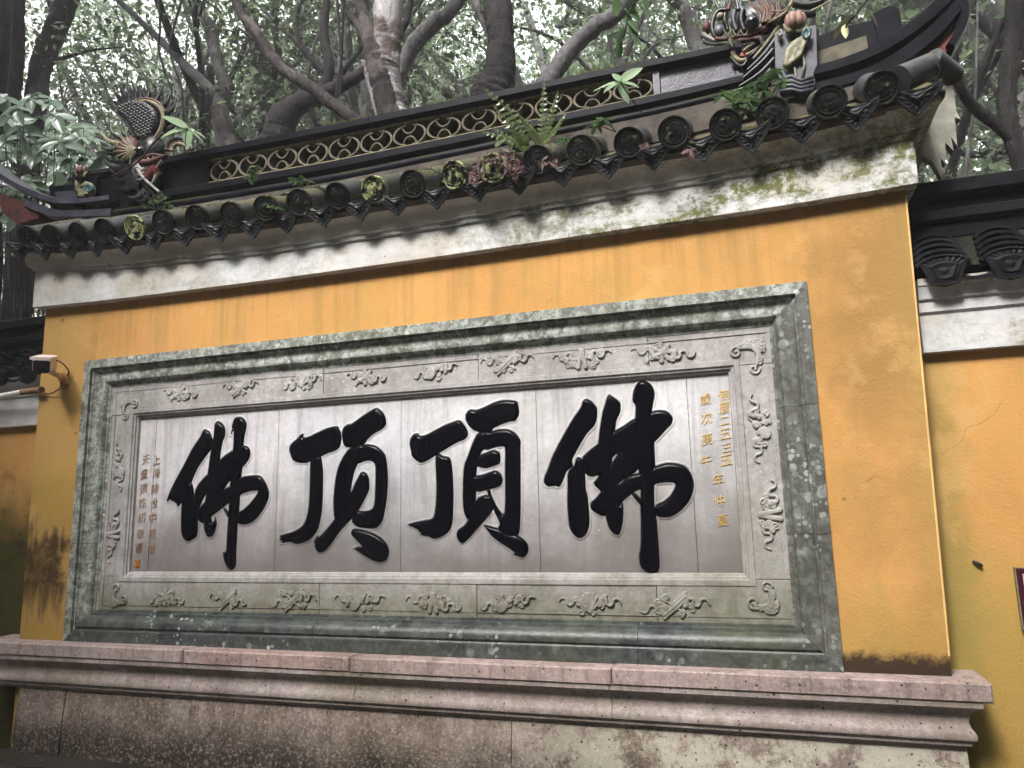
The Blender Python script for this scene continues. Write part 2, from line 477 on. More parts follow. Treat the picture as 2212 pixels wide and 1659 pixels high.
def bark(name, c1, c2, patch=None, scale=7):
    t = NT(name)
    v = t.scaled(1, 1, 0.35)
    c = t.mix(c1, c2, t.step(t.noise(scale, 6, 0.7, v), 0.32, 0.68))
    if patch:
        c = t.mix(c, patch, t.step(t.noise(2.3, 6, 0.65), 0.50, 0.58))
    c = t.mix(c, tuple(x * 0.4 for x in c1), t.mul(t.step(t.noise(26, 5, 0.7, v), 0.5, 0.7), 0.6))
    h = t.math('ADD', t.noise(28, 6, 0.7, v), t.math('MULTIPLY', t.noise(8, 4, 0.6, v), 1.2))
    M[name] = t.done(t.princ(c, 0.62, t.bump(h, 0.9, 0.03), 0.08))


bark('bark_dark', (0.009, 0.0075, 0.008), (0.027, 0.0235, 0.024))
bark('bark_mid', (0.032, 0.028, 0.029), (0.075, 0.069, 0.071), (0.11, 0.104, 0.108))
bark('bark_pale', (0.22, 0.205, 0.21), (0.34, 0.32, 0.325), (0.10, 0.075, 0.066))
bark('bark_brown', (0.016, 0.0125, 0.0125), (0.042, 0.035, 0.034), (0.075, 0.065, 0.062))
bark('bark_grey', (0.065, 0.060, 0.062), (0.125, 0.118, 0.12))


def leafmat(name, c1, c2, rough=0.35, trans=0.4, spec=0.5):
    t = NT(name)
    g = t.n('ShaderNodeNewGeometry')
    r = g.outputs['Random Per Island']
    o = t.n('ShaderNodeObjectInfo').outputs['Random']
    rr = t.math('FRACT', t.math('ADD', r, o))
    c = t.mix(c1, c2, rr)
    p = t.princ(c, rough, None, spec)
    tr = t.n('ShaderNodeBsdfTranslucent')
    t.put(tr.inputs['Color'], t.mix(tuple(v * 1.5 for v in c1), tuple(v * 1.7 for v in c2), rr))
    mx = t.n('ShaderNodeMixShader')
    mx.inputs[0].default_value = trans
    t.t.links.new(p.outputs[0], mx.inputs[1])
    t.t.links.new(tr.outputs[0], mx.inputs[2])
    M[name] = t.done(mx)


leafmat('leaf_wood', (0.055, 0.080, 0.045), (0.135, 0.175, 0.10), 0.28, 0.5)
leafmat('leaf_wood_dark', (0.022, 0.034, 0.018), (0.055, 0.075, 0.035), 0.3, 0.35)
leafmat('leaf_shrub', (0.085, 0.13, 0.085), (0.17, 0.23, 0.16), 0.22, 0.2)
leafmat('leaf_fern', (0.05, 0.075, 0.022), (0.11, 0.145, 0.05), 0.35, 0.35)
leafmat('leaf_gloss', (0.04, 0.085, 0.03), (0.10, 0.16, 0.07), 0.2, 0.2)
leafmat('leaf_pale', (0.20, 0.28, 0.17), (0.32, 0.40, 0.26), 0.25, 0.35)
leafmat('leaf_moss', (0.10, 0.10, 0.025), (0.16, 0.15, 0.05), 0.8, 0.2)


# ------------------------------------------------------------------ mesh helpers
class MB:
    def __init__(self):
        self.v, self.f, self.k = [], [], []

    def add(self, vs, fs, k=0):
        o = len(self.v)
        self.v += [tuple(x) for x in vs]
        self.f += [tuple(i + o for i in f) for f in fs]
        self.k += [k] * len(fs)
        return self

    def box(self, x0, x1, y0, y1, z0, z1, k=0, b=0.0):
        if b <= 0:
            vs = [(x0, y0, z0), (x1, y0, z0), (x1, y1, z0), (x0, y1, z0), (x0, y0, z1), (x1, y0, z1), (x1, y1, z1), (x0, y1, z1)]
            fs = [(0, 3, 2, 1), (4, 5, 6, 7), (0, 1, 5, 4), (1, 2, 6, 5), (2, 3, 7, 6), (3, 0, 4, 7)]
            return self.add(vs, fs, k)
        # chamfered on the front (y0) edges
        vs = [(x0, y0 + b, z0), (x1, y0 + b, z0), (x1, y1, z0), (x0, y1, z0), (x0, y0 + b, z1), (x1, y0 + b, z1), (x1, y1, z1), (x0, y1, z1),
              (x0 + b, y0, z0 + b), (x1 - b, y0, z0 + b), (x1 - b, y0, z1 - b), (x0 + b, y0, z1 - b)]
        fs = [(0, 3, 2, 1), (4, 5, 6, 7), (1, 2, 6, 5), (2, 3, 7, 6), (3, 0, 4, 7),
              (8, 9, 10, 11), (0, 1, 9, 8), (1, 5, 10, 9), (5, 4, 11, 10), (4, 0, 8, 11)]
        return self.add(vs, fs, k)

    def grid(self, rows, k=0, closed=False):
        n = len(rows[0])
        vs = [p for r in rows for p in r]
        fs = []
        for i in range(len(rows) - 1):
            for j in range(n if closed else n - 1):
                a, b = i * n + j, i * n + (j + 1) % n
                fs.append((a, b, b + n, a + n))
        return self.add(vs, fs, k)

    def tube(self, pts, rad, n=8, k=0, caps=True, flat=1.0, flat_dir=None):
        pts = [Vector(p) for p in pts]
        if not hasattr(rad, '__len__'):
            rad = [rad] * len(pts)
        rows = []
        ref = Vector((0.13, 1, 0.21)).normalized()
        for i, p in enumerate(pts):
            d = (pts[min(i + 1, len(pts) - 1)] - pts[max(i - 1, 0)])
            if d.length < 1e-9:
                d = Vector((0, 0, 1))
            d.normalize()
            u = (ref - d * ref.dot(d))
            if u.length < 1e-3:
                u = Vector((1, 0, 0)) - d * d.x
            u.normalize()
            w = d.cross(u)
            rows.append([p + (u * math.cos(a) * flat + w * math.sin(a)) * rad[i] for a in [2 * math.pi * j / n for j in range(n)]])
        self.grid(rows, k, True)
        if caps:
            for r, rev in ((rows[0], True), (rows[-1], False)):
                idx = list(range(n))
                self.add(r, [tuple(reversed(idx)) if rev else tuple(idx)], k)
        return self

    def ball(self, c, r, k=0, n=10, sx=1, sy=1, sz=1):
        rows = []
        for i in range(n // 2 + 1):
            a = math.pi * i / (n // 2)
            rr = max(math.sin(a), 0.02)
            rows.append([(c[0] + r * sx * rr * math.cos(b), c[1] + r * sy * rr * math.sin(b), c[2] + r * sz * math.cos(a))
                         for b in [2 * math.pi * j / n for j in range(n)]])
        return self.grid(rows, k, True)

    def prism(self, poly, y0, y1, k=0, kside=None):
        """polygon of (x,z) from front y0 to back y1"""
        n = len(poly)
        vs = [(x, y0, z) for x, z in poly] + [(x, y1, z) for x, z in poly]
        self.add(vs, [tuple(range(n))[::-1], tuple(range(n, 2 * n))], k)
        self.add(vs, [(i, (i + 1) % n, (i + 1) % n + n, i + n) for i in range(n)], k if kside is None else kside)
        return self

    def build(self, name, mats, parent=None, smooth=False, loc=(0, 0, 0)):
        if not isinstance(mats, (list, tuple)):
            mats = [mats]
        loc = Vector(loc)
        me = bpy.data.meshes.new(name)
        me.from_pydata([tuple(Vector(v) - loc) for v in self.v], [], self.f)
        for mm in mats:
            me.materials.append(M[mm])
        if len(mats) > 1:
            me.polygons.foreach_set('material_index', self.k)
        bm = bmesh.new()
        bm.from_mesh(me)
        bmesh.ops.remove_doubles(bm, verts=bm.verts, dist=0.00005)
        bmesh.ops.recalc_face_normals(bm, faces=bm.faces)
        bm.to_mesh(me)
        bm.free()
        if smooth:
            me.polygons.foreach_set('use_smooth', [True] * len(me.polygons))
            if smooth != True:
                me.set_sharp_from_angle(angle=math.radians(smooth))
        return link(name, me, parent, loc)


def link(name, me, parent=None, loc=(0, 0, 0)):
    o = bpy.data.objects.new(name, me)
    COL.objects.link(o)
    if parent is not None:
        o.parent = parent
        o.location = Vector(loc) - Vector(ROOT.get(parent.name, (0, 0, 0)))
    else:
        o.location = loc
    return o


ROOT = {}


def thing(name, label, cat, loc=(0, 0, 0), group=None):
    o = bpy.data.objects.new(name, None)
    COL.objects.link(o)
    o.empty_display_size = 0.1
    o.location = loc
    ROOT[o.name] = tuple(loc)
    return tag(o, label, cat, group)


def tag(o, label, cat, group=None, kind=None):
    if label:
        o['label'] = label
    if cat:
        o['category'] = cat
    if group:
        o['group'] = group
    if kind:
        o['kind'] = kind
    return o


def structure(o):
    o['kind'] = 'structure'
    return o


def rawmesh(name, verts, faces, mat, parent=None, smooth=False):
    me = bpy.data.meshes.new(name)
    me.from_pydata(verts, [], faces)
    me.materials.append(M[mat])
    if smooth:
        me.polygons.foreach_set('use_smooth', [True] * len(me.polygons))
    return link(name, me, parent)


# ------------------------------------------------------------------ height field carving
def seg_dist(px, pz, a, b):
    ax, az = a
    bx, bz = b
    dx, dz = bx - ax, bz - az
    L = dx * dx + dz * dz + 1e-12
    t = np.clip(((px - ax) * dx + (pz - az) * dz) / L, 0, 1)
    return np.hypot(px - ax - t * dx, pz - az - t * dz), t


def poly_sdf(px, pz, poly):
    """positive inside"""
    d = np.full(px.shape, 9.0)
    inside = np.zeros(px.shape, bool)
    n = len(poly)
    for i in range(n):
        a, b = poly[i], poly[(i + 1) % n]
        dd, _ = seg_dist(px, pz, a, b)
        d = np.minimum(d, dd)
        c = ((a[1] > pz) != (b[1] > pz))
        with np.errstate(divide='ignore', invalid='ignore'):
            xi = (b[0] - a[0]) * (pz - a[1]) / (b[1] - a[1] + 1e-15) + a[0]
        inside ^= (c & (px < xi))
    return np.where(inside, d, -d)


def chain_sdf(px, pz, pts, rad):
    d = np.full(px.shape, -9.0)
    for i in range(len(pts) - 1):
        dd, t = seg_dist(px, pz, pts[i], pts[i + 1])
        r = rad[i] + (rad[i + 1] - rad[i]) * t
        d = np.maximum(d, r - dd)
    return d


def smooth_poly(poly, it=1):
    for _ in range(it):
        out = []
        n = len(poly)
        for i in range(n):
            a, b = poly[i], poly[(i + 1) % n]
            out.append((a[0] * .78 + b[0] * .22, a[1] * .78 + b[1] * .22))
            out.append((a[0] * .22 + b[0] * .78, a[1] * .22 + b[1] * .78))
        poly = out
    return poly


def march(gx, gz, val, hgt, y0):
    """surface over the region val>0, at y = y0 - hgt"""
    ni, nj = val.shape
    ins = val > 0
    vid = -np.ones(val.shape, int)
    cells = ins[:-1, :-1] | ins[1:, :-1] | ins[1:, 1:] | ins[:-1, 1:]
    full = ins[:-1, :-1] & ins[1:, :-1] & ins[1:, 1:] & ins[:-1, 1:]
    idx = np.argwhere(ins)
    vid[ins] = np.arange(len(idx))
    verts = [(gx[i], y0 - hgt[i, j], gz[j]) for i, j in idx]
    faces = []
    for i, j in np.argwhere(full):
        faces.append((vid[i, j], vid[i + 1, j], vid[i + 1, j + 1], vid[i, j + 1]))
    edge = {}

    def cut(a, b):
        key = (min(a, b), max(a, b))
        if key not in edge:
            va, vb = val[key[0]], val[key[1]]
            t = va / (va - vb)
            x = gx[key[0][0]] * (1 - t) + gx[key[1][0]] * t
            z = gz[key[0][1]] * (1 - t) + gz[key[1][1]] * t
            edge[key] = len(verts)
            verts.append((x, y0 - 0.0003, z))
        return edge[key]
    for i, j in np.argwhere(cells & ~full):
        cs = [(i, j), (i + 1, j), (i + 1, j + 1), (i, j + 1)]
        poly = []
        for q in range(4):
            a, b = cs[q], cs[(q + 1) % 4]
            if ins[a]:
                poly.append(vid[a])
            if ins[a] != ins[b]:
                poly.append(cut(a, b))
        if len(poly) >= 3:
            faces.append(tuple(poly))
    return verts, faces


# ================================================================== GROUND
SLOPE = 0.10
rows = []
for yy in [-40, -20, -10, -5, -2, 0, 0.6]:
    rows.append([(xx, yy, -0.02) for xx in (-60, -20, -8, 0, 8, 20, 60)])
structure(MB().grid(rows).build('ground', 'paving_stone'))


def terrain(x, y):
    return 0.0 + max(0, y - 0.6) * 0.12 + 0.25 * math.sin(x * 0.35 + y * 0.2) * min(1, max(0, (y - 0.6) / 3))


rows = []
for yy in [0.6, 1.5, 3, 5, 8, 12, 17, 24, 32, 42, 60]:
    rows.append([(xx, yy, terrain(xx, yy) - 0.015) for xx in np.linspace(-60, 40, 41)])
structure(MB().grid(rows).build('hillside', 'litter_brown', smooth=True))

# ================================================================== SPIRIT WALL
XL, XR = -4.345, 0.690
XRT, XLT = 0.722, -4.37
wall = thing('spirit_wall', 'ochre yellow plastered wall with white moulded cornice around a grey stone plaque', 'wall', (-1.85, 0.3, 0))
FX0, FX1, FZ0, FZ1 = -3.988, 0.275, 0.821, 2.517      # plaque opening
b = MB()
WY, WB = 0.012, 0.62


def wx(z, side):
    k = (z - 0.82) / 2.06
    return (XL + (XLT - XL) * k) if side < 0 else (0.674 + (XRT - 0.674) * k)


zs = [0.0, 0.80, FZ0, 1.2, 1.6, 2.0, FZ1, 2.7, 2.93]
lft = [[(wx(z, -1), WY, z), (FX0 + 0.002, WY, z)] for z in zs]
rgt = [[(FX1 - 0.002, WY, z), (wx(z, 1), WY, z)] for z in zs]
b.grid(lft)
b.grid(rgt)
b.grid([[(FX0 + 0.002, WY, z), (FX1 - 0.002, WY, z)] for z in (FZ1 - 0.002, 2.7, 2.93)])
b.grid([[(FX0 + 0.002, WY, z), (FX1 - 0.002, WY, z)] for z in (0.0, 0.80, FZ0)])
b.grid([[(wx(z, 1), WY, z), (wx(z, 1), WB, z)] for z in zs])
b.grid([[(wx(z, -1), WB, z), (wx(z, -1), WY, z)] for z in zs])
b.grid([[(wx(z, 1), WB, z), (wx(z, -1), WB, z)] for z in zs])
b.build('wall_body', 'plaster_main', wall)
# thin fillet down the right arris, its lit edge painted as paler plaster
a = MB()
a.tube([(wx(z, 1) - 0.002, WY + 0.002, z) for z in (0.90, 1.2, 1.6, 2.0, 2.4, 2.86)], 0.0045, 6)
a.build('lit_edge_strip', 'lit_edge_plaster', wall)

# eave line ------------------------------------------------------------
YE = -0.225
TPX = [(60, 512), (110, 510), (168, 505), (225, 498), (290, 492), (352, 480), (425, 470), (500, 463), (572, 450), (645, 437),
       (728, 423), (808, 410), (890, 397), (980, 378), (1065, 363), (1160, 345), (1255, 325), (1358, 308), (1455, 285),
       (1567, 270), (1668, 245), (1792, 220), (1905, 190)]
TP = [P(x, y, YE) for x, y in TPX]
TX = np.array([p.x for p in TP])
TZ = np.array([p.z for p in TP])
TZs = np.convolve(np.pad(TZ, 2, mode='edge'), np.ones(3) / 3, mode='same')[2:-2]
TZs[0], TZs[-1] = TZ[0], TZ[-1]
EM = float(np.min(TZs))


def eave(x):
    if x > TX[-1]:
        return float(TZs[-1] + (x - TX[-1]) * 0.14)
    if x < TX[0]:
        return float(TZs[0] + (TX[0] - x) * 0.14)
    return float(np.interp(x, TX, TZs))


def rise(x):
    return eave(x) - EM


# cornice -----------------------------------------------------------------
ZT_ = EM - 0.078
PROF = [(-0.03, 2.862, .4), (0.05, 2.862, .4), (0.052, 2.95, .9), (0.052, 3.012, 1.3), (0.066, 3.016, 1.3), (0.070, 3.040, 1.25),
        (0.082, 3.044, 1.2), (0.088, 3.056, 1.2), (0.098, 3.056 + (ZT_ - 3.056) * .45, 1.1), (0.115, 3.056 + (ZT_ - 3.056) * .75, 1.05),
        (0.135, 3.056 + (ZT_ - 3.056) * .92, 1), (0.152, ZT_, 1), (0.154, ZT_ + 0.025, 1), (0.06, ZT_ + 0.06, 1)]


def cornice_rows(profile, x0, x1, seg=26):
    rows = []
    for o, z, k in profile:
        r = []
        zz = lambda x: z + k * rise(x)
        r.append((x0 - o, 0.62, zz(x0)))
        for q in np.linspace(0, 1, seg):
            x = (x0 - o) + (x1 + o - x0 + o) * q
            r.append((x, -o, zz(min(max(x, x0), x1))))
        r.append((x1 + o, 0.62, zz(x1)))
        rows.append(r)
    return rows


CX0, CX1 = -4.362, 0.712
MB().grid(cornice_rows(PROF[:4], CX0, CX1)).build('cornice_fascia', 'limewash', wall, smooth=35)
MB().grid(cornice_rows(PROF[3:7], CX0, CX1)).build('cornice_fillet', 'limewash', wall, smooth=35)
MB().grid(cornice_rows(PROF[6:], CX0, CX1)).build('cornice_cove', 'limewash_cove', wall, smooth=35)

# ================================================================== STONE PLINTH
plinth = thing('stone_plinth', 'pinkish grey stone plinth with moulded ledge under the plaque', 'plinth', (-1.85, -0.05, 0))
LY = -0.105
LZ = 0.821


def lx(px, py=1440):
    return P(px, py, LY).x


ends = [P(-60, 1384, LY).x, lx(395, 1405), lx(755, 1420), lx(1320, 1441), P(2143, 1468, LY).x]
zt, zb = LZ, P(1320, 1480, LY).z
for i in range(4):
    x0, x1 = ends[i] + 0.002, ends[i + 1] - 0.002
    dz = [0.001, 0.0, -0.002, 0.0][i]
    b = MB().box(x0, x1, LY, 0.30 if i in (0, 3) else 0.0, zb + dz, zt + dz, b=0.006)
    b.build('ledge_slab', 'ledge_stone', plinth)


def extrude_profile(mb, prof, x0, x1, inset0=0.0, inset1=0.0, back=0.3):
    rows = []
    for y, z in prof:
        o0, o1 = inset0 * (y - prof[0][0]), inset1 * (y - prof[0][0])
        r = [(x0 + o0, y, z)]
        for q in np.linspace(0, 1, 8)[1:-1]:
            r.append((x0 + o0 + (x1 - o1 - x0 - o0) * q, y, z))
        r.append((x1 - o1, y, z))
        rows.append(r)
    mb.grid(rows)
    for side in (0, -1):
        front = [r[side] for r in rows]
        mb.grid([front, [(p[0], back, p[2]) for p in front]])


zc = P(1320, 1480, LY).z
mprof = [(-0.092, zc - 0.001), (-0.092, zc - 0.022), (-0.080, zc - 0.027), (-0.064, zc - 0.040), (-0.050, zc - 0.062), (-0.045, zc - 0.085),
         (-0.049, zc - 0.102), (-0.060, zc - 0.118), (-0.066, zc - 0.132), (-0.062, zc - 0.148), (-0.048, zc - 0.158), (-0.046, zc - 0.172),
         (-0.028, zc - 0.180), (-0.026, zc - 0.192)]
mprof = [(y - 0.004, z) for y, z in mprof]
mx = [P(-60, 1450, -0.06).x, P(412, 1500, -0.06).x, P(765, 1510, -0.06).x, P(1322, 1530, -0.06).x, P(2128, 1560, -0.08).x]
for i in range(4):
    mb = MB()
    extrude_profile(mb, mprof, mx[i] + 0.0015, mx[i + 1] - 0.0015, 1.0 if i == 0 else 0, 1.0 if i == 3 else 0)
    mb.build('moulding_block', 'mould_stone', plinth, smooth=40)
zbt = zc - 0.192
BY = -0.024
bx = [P(36, 1560, BY).x, P(138, 1560, BY).x, P(412, 1570, BY).x, P(1106, 1600, BY).x, P(2090, 1620, BY).x]
for i in range(4):
    d = [0.0, 0.004, 0.002, 0.0][i]
    rows = []
    for z, yo in ((zbt, 0.0), (zbt - 0.12, -0.012), (zbt - 0.26, -0.02), (0.20, -0.022)):
        rows.append([(bx[i] + 0.002, BY + yo + d, z), ((bx[i] + bx[i + 1]) / 2, BY + yo + d, z), (bx[i + 1] - 0.002, BY + yo + d, z)])
    mb = MB().grid(rows)
    for s in (0, -1):
        mb.grid([[r[s] for r in rows], [(r[s][0], 0.3, r[s][2]) for r in rows]])
    mb.grid([[rows[0][0], rows[0][-1]], [(rows[0][0][0], 0.3, zbt), (rows[0][-1][0], 0.3, zbt)]])
    mb.build('base_block', 'block_stone', plinth)
sx = np.linspace(-5.2, 1.4, 6)
for i in range(5):
    MB().box(sx[i] + 0.002, sx[i + 1] - 0.002, -0.24 + 0.004 * (i % 2), 0.0, 0.0, 0.20 + 0.003 * (i % 2), b=0.02).build('foot_course', 'step_stone', plinth)
for i in range(6):
    MB().box(-5.4 + i * 1.2 + 0.003, -4.2 + i * 1.2 - 0.003, -0.75, -0.245, -0.02, 0.085 + 0.003 * (i % 2), b=0.012).build('step_slab', 'step_stone', plinth)

# ================================================================== STONE PLAQUE
plaque = thing('stone_plaque', 'grey carved stone plaque with four large black characters and lichened frame', 'plaque', (-1.85, 0.05, 0.821))
# frame profile: (inward distance, depth)
FP = [(0.0, 0.03), (0.0, 0.0), (0.052, 0.0), (0.053, 0.018), (0.064, 0.018), (0.0645, 0.021), (0.072, 0.031), (0.083, 0.037), (0.096, 0.040),
      (0.112, 0.037), (0.126, 0.036), (0.138, 0.040), (0.146, 0.050), (0.150, 0.062), (0.160, 0.067), (0.162, 0.072), (0.176, 0.073)]
FPB = [(0.0, 0.03), (0.0, 0.0), (0.062, 0.0), (0.066, 0.012), (0.074, 0.016), (0.078, 0.010), (0.086, 0.004), (0.104, 0.004), (0.120, 0.010),
       (0.134, 0.022), (0.142, 0.038), (0.146, 0.046), (0.160, 0.048), (0.162, 0.072), (0.170, 0.0725), (0.172, 0.0727), (0.176, 0.073)]


def frame_side(which, prof, n):
    """each side is cut in n stones, mitred at the corners"""
    for i in range(n):
        rows = []
        for t, y in prof:
            if which in ('top', 'bottom'):
                a0, a1 = FX0, FX1
            else:
                a0, a1 = FZ0, FZ1
            g = 0.0012
            lo, hi = a0 + t, a1 - t
            s0 = a0 + (a1 - a0) * i / n + g
            s1 = a0 + (a1 - a0) * (i + 1) / n - g
            if i == 0:
                s0 = lo
            if i == n - 1:
                s1 = hi
            pts = np.linspace(s0, s1, 4)
            if which == 'top':
                rows.append([(p, y, FZ1 - t) for p in pts])
            elif which == 'bottom':
                rows.append([(p, y, FZ0 + t) for p in pts])
            elif which == 'left':
                rows.append([(FX0 + t, y, p) for p in pts])
            else:
                rows.append([(FX1 - t, y, p) for p in pts])
        mb = MB().grid(rows)
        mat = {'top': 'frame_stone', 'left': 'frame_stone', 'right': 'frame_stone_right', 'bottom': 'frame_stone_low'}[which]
        mb.build('frame_stone', mat, plaque, smooth=30)


frame_side('top', FP, 5)
frame_side('bottom', FPB, 5)
frame_side('left', FP, 3)
frame_side('right', FP, 3)
MB().box(FX0 + 0.01, FX1 - 0.01, 0.162, 0.20, FZ0 + 0.01, FZ1 - 0.01).build('backing_slab', 'step_stone', plaque)
for z0_, z1_, x0_, x1_ in ((FZ1 - 0.06, FZ1 - 0.004, FX0 + .004, FX1 - .004), (FZ0 + 0.004, FZ0 + 0.06, FX0 + .004, FX1 - .004), (FZ0, FZ1, FX0 + .004, FX0 + .06), (FZ0, FZ1, FX1 - .06, FX1 - .004)):
    MB().box(x0_, x1_, 0.075, 0.158, z0_, z1_).build('backing_slab', 'step_stone', plaque)
# border slabs round the panel
BYD = 0.074
PX0, PX1, PZ0, PZ1 = -3.988 + 0.350, 0.275 - 0.350, 0.821 + 0.368, 2.517 - 0.352
bi = 0.173


def slab(x0, x1, z0, z1, yf, name, mat, g=0.0012, thick=0.04):
    MB().box(x0 + g, x1 - g, yf, yf + thick, z0 + g, z1 - g, b=0.002).build(name, mat, plaque)


xs = [FX0 + bi, -2.62, -1.36, -0.40, FX1 - bi]
xs = [FX0 + bi, P(698, 850, BYD).x, P(1033, 780, BYD).x, P(1400, 750, BYD).x, FX1 - bi]
for i in range(4):
    slab(xs[i], xs[i + 1], PZ1, FZ1 - bi, BYD + [0, 0.0015, 0, 0.002][i], 'border_slab', 'border_stone')
xs = [FX0 + bi, P(690, 1290, BYD).x, P(1030, 1300, BYD).x, P(1420, 1310, BYD).x, FX1 - bi]
for i in range(4):
    slab(xs[i], xs[i + 1], FZ0 + bi, PZ0, BYD + [0.001, 0, 0.002, 0][i], 'border_slab', 'border_stone')
slab(FX0 + bi, PX0, PZ0, PZ1, BYD + 0.001, 'border_slab', 'border_stone')
slab(PX1, FX1 - bi, PZ0, PZ1, BYD + 0.001, 'border_slab', 'border_stone')
# thin raised outer line of the border (a fillet with a dark joint beside it)
for nm, (x0, x1, z0, z1) in {'t': (FX0 + 0.19, FX1 - 0.19, FZ1 - 0.205, FZ1 - 0.202), 'b': (FX0 + 0.19, FX1 - 0.19, FZ0 + 0.202, FZ0 + 0.205),
                             'l': (FX0 + 0.202, FX0 + 0.205, FZ0 + 0.205, FZ1 - 0.205), 'r': (FX1 - 0.205, FX1 - 0.202, FZ0 + 0.205, FZ1 - 0.205)}.items():
    MB().box(x0, x1, BYD - 0.003, BYD + 0.003, z0, z1).build('border_fillet', 'border_stone', plaque)
# moulding between border and panel
PYD = 0.108
MP = [(-0.030, BYD - 0.0005), (-0.028, BYD - 0.004), (-0.004, BYD - 0.004), (0.000, BYD + 0.004), (0.010, BYD + 0.006), (0.012, BYD + 0.014), (0.022, BYD + 0.018), (0.026, PYD + 0.001)]


def inner(which):
    rows = []
    for t, y in MP:
        x0, x1, z0, z1 = PX0 + t, PX1 - t, PZ0 + t, PZ1 - t
        if which == 0:
            rows.append([(x0, y, z1), (x1, y, z1)])
        elif which == 1:
            rows.append([(x0, y, z0), (x1, y, z0)])
        elif which == 2:
            rows.append([(x0, y, z0), (x0, y, z1)])
        else:
            rows.append([(x1, y, z0), (x1, y, z1)])
    MB().grid(rows).build('inner_moulding', 'border_stone', plaque)


for w in range(4):
    inner(w)
jx = [PX0 + 0.02, P(330, 1050, PYD).x, P(598, 1050, PYD).x, P(866, 1050, PYD).x, P(1163, 1050, PYD).x, P(1497, 1050, PYD).x, PX1 - 0.02]
for i in range(6):
    slab(jx[i], jx[i + 1], PZ0 + 0.02, PZ1 - 0.02, PYD + [0, 0.0012, 0.0004, 0, 0.001, 0][i], 'panel_slab', 'panel_stone', 0.0007, 0.05)

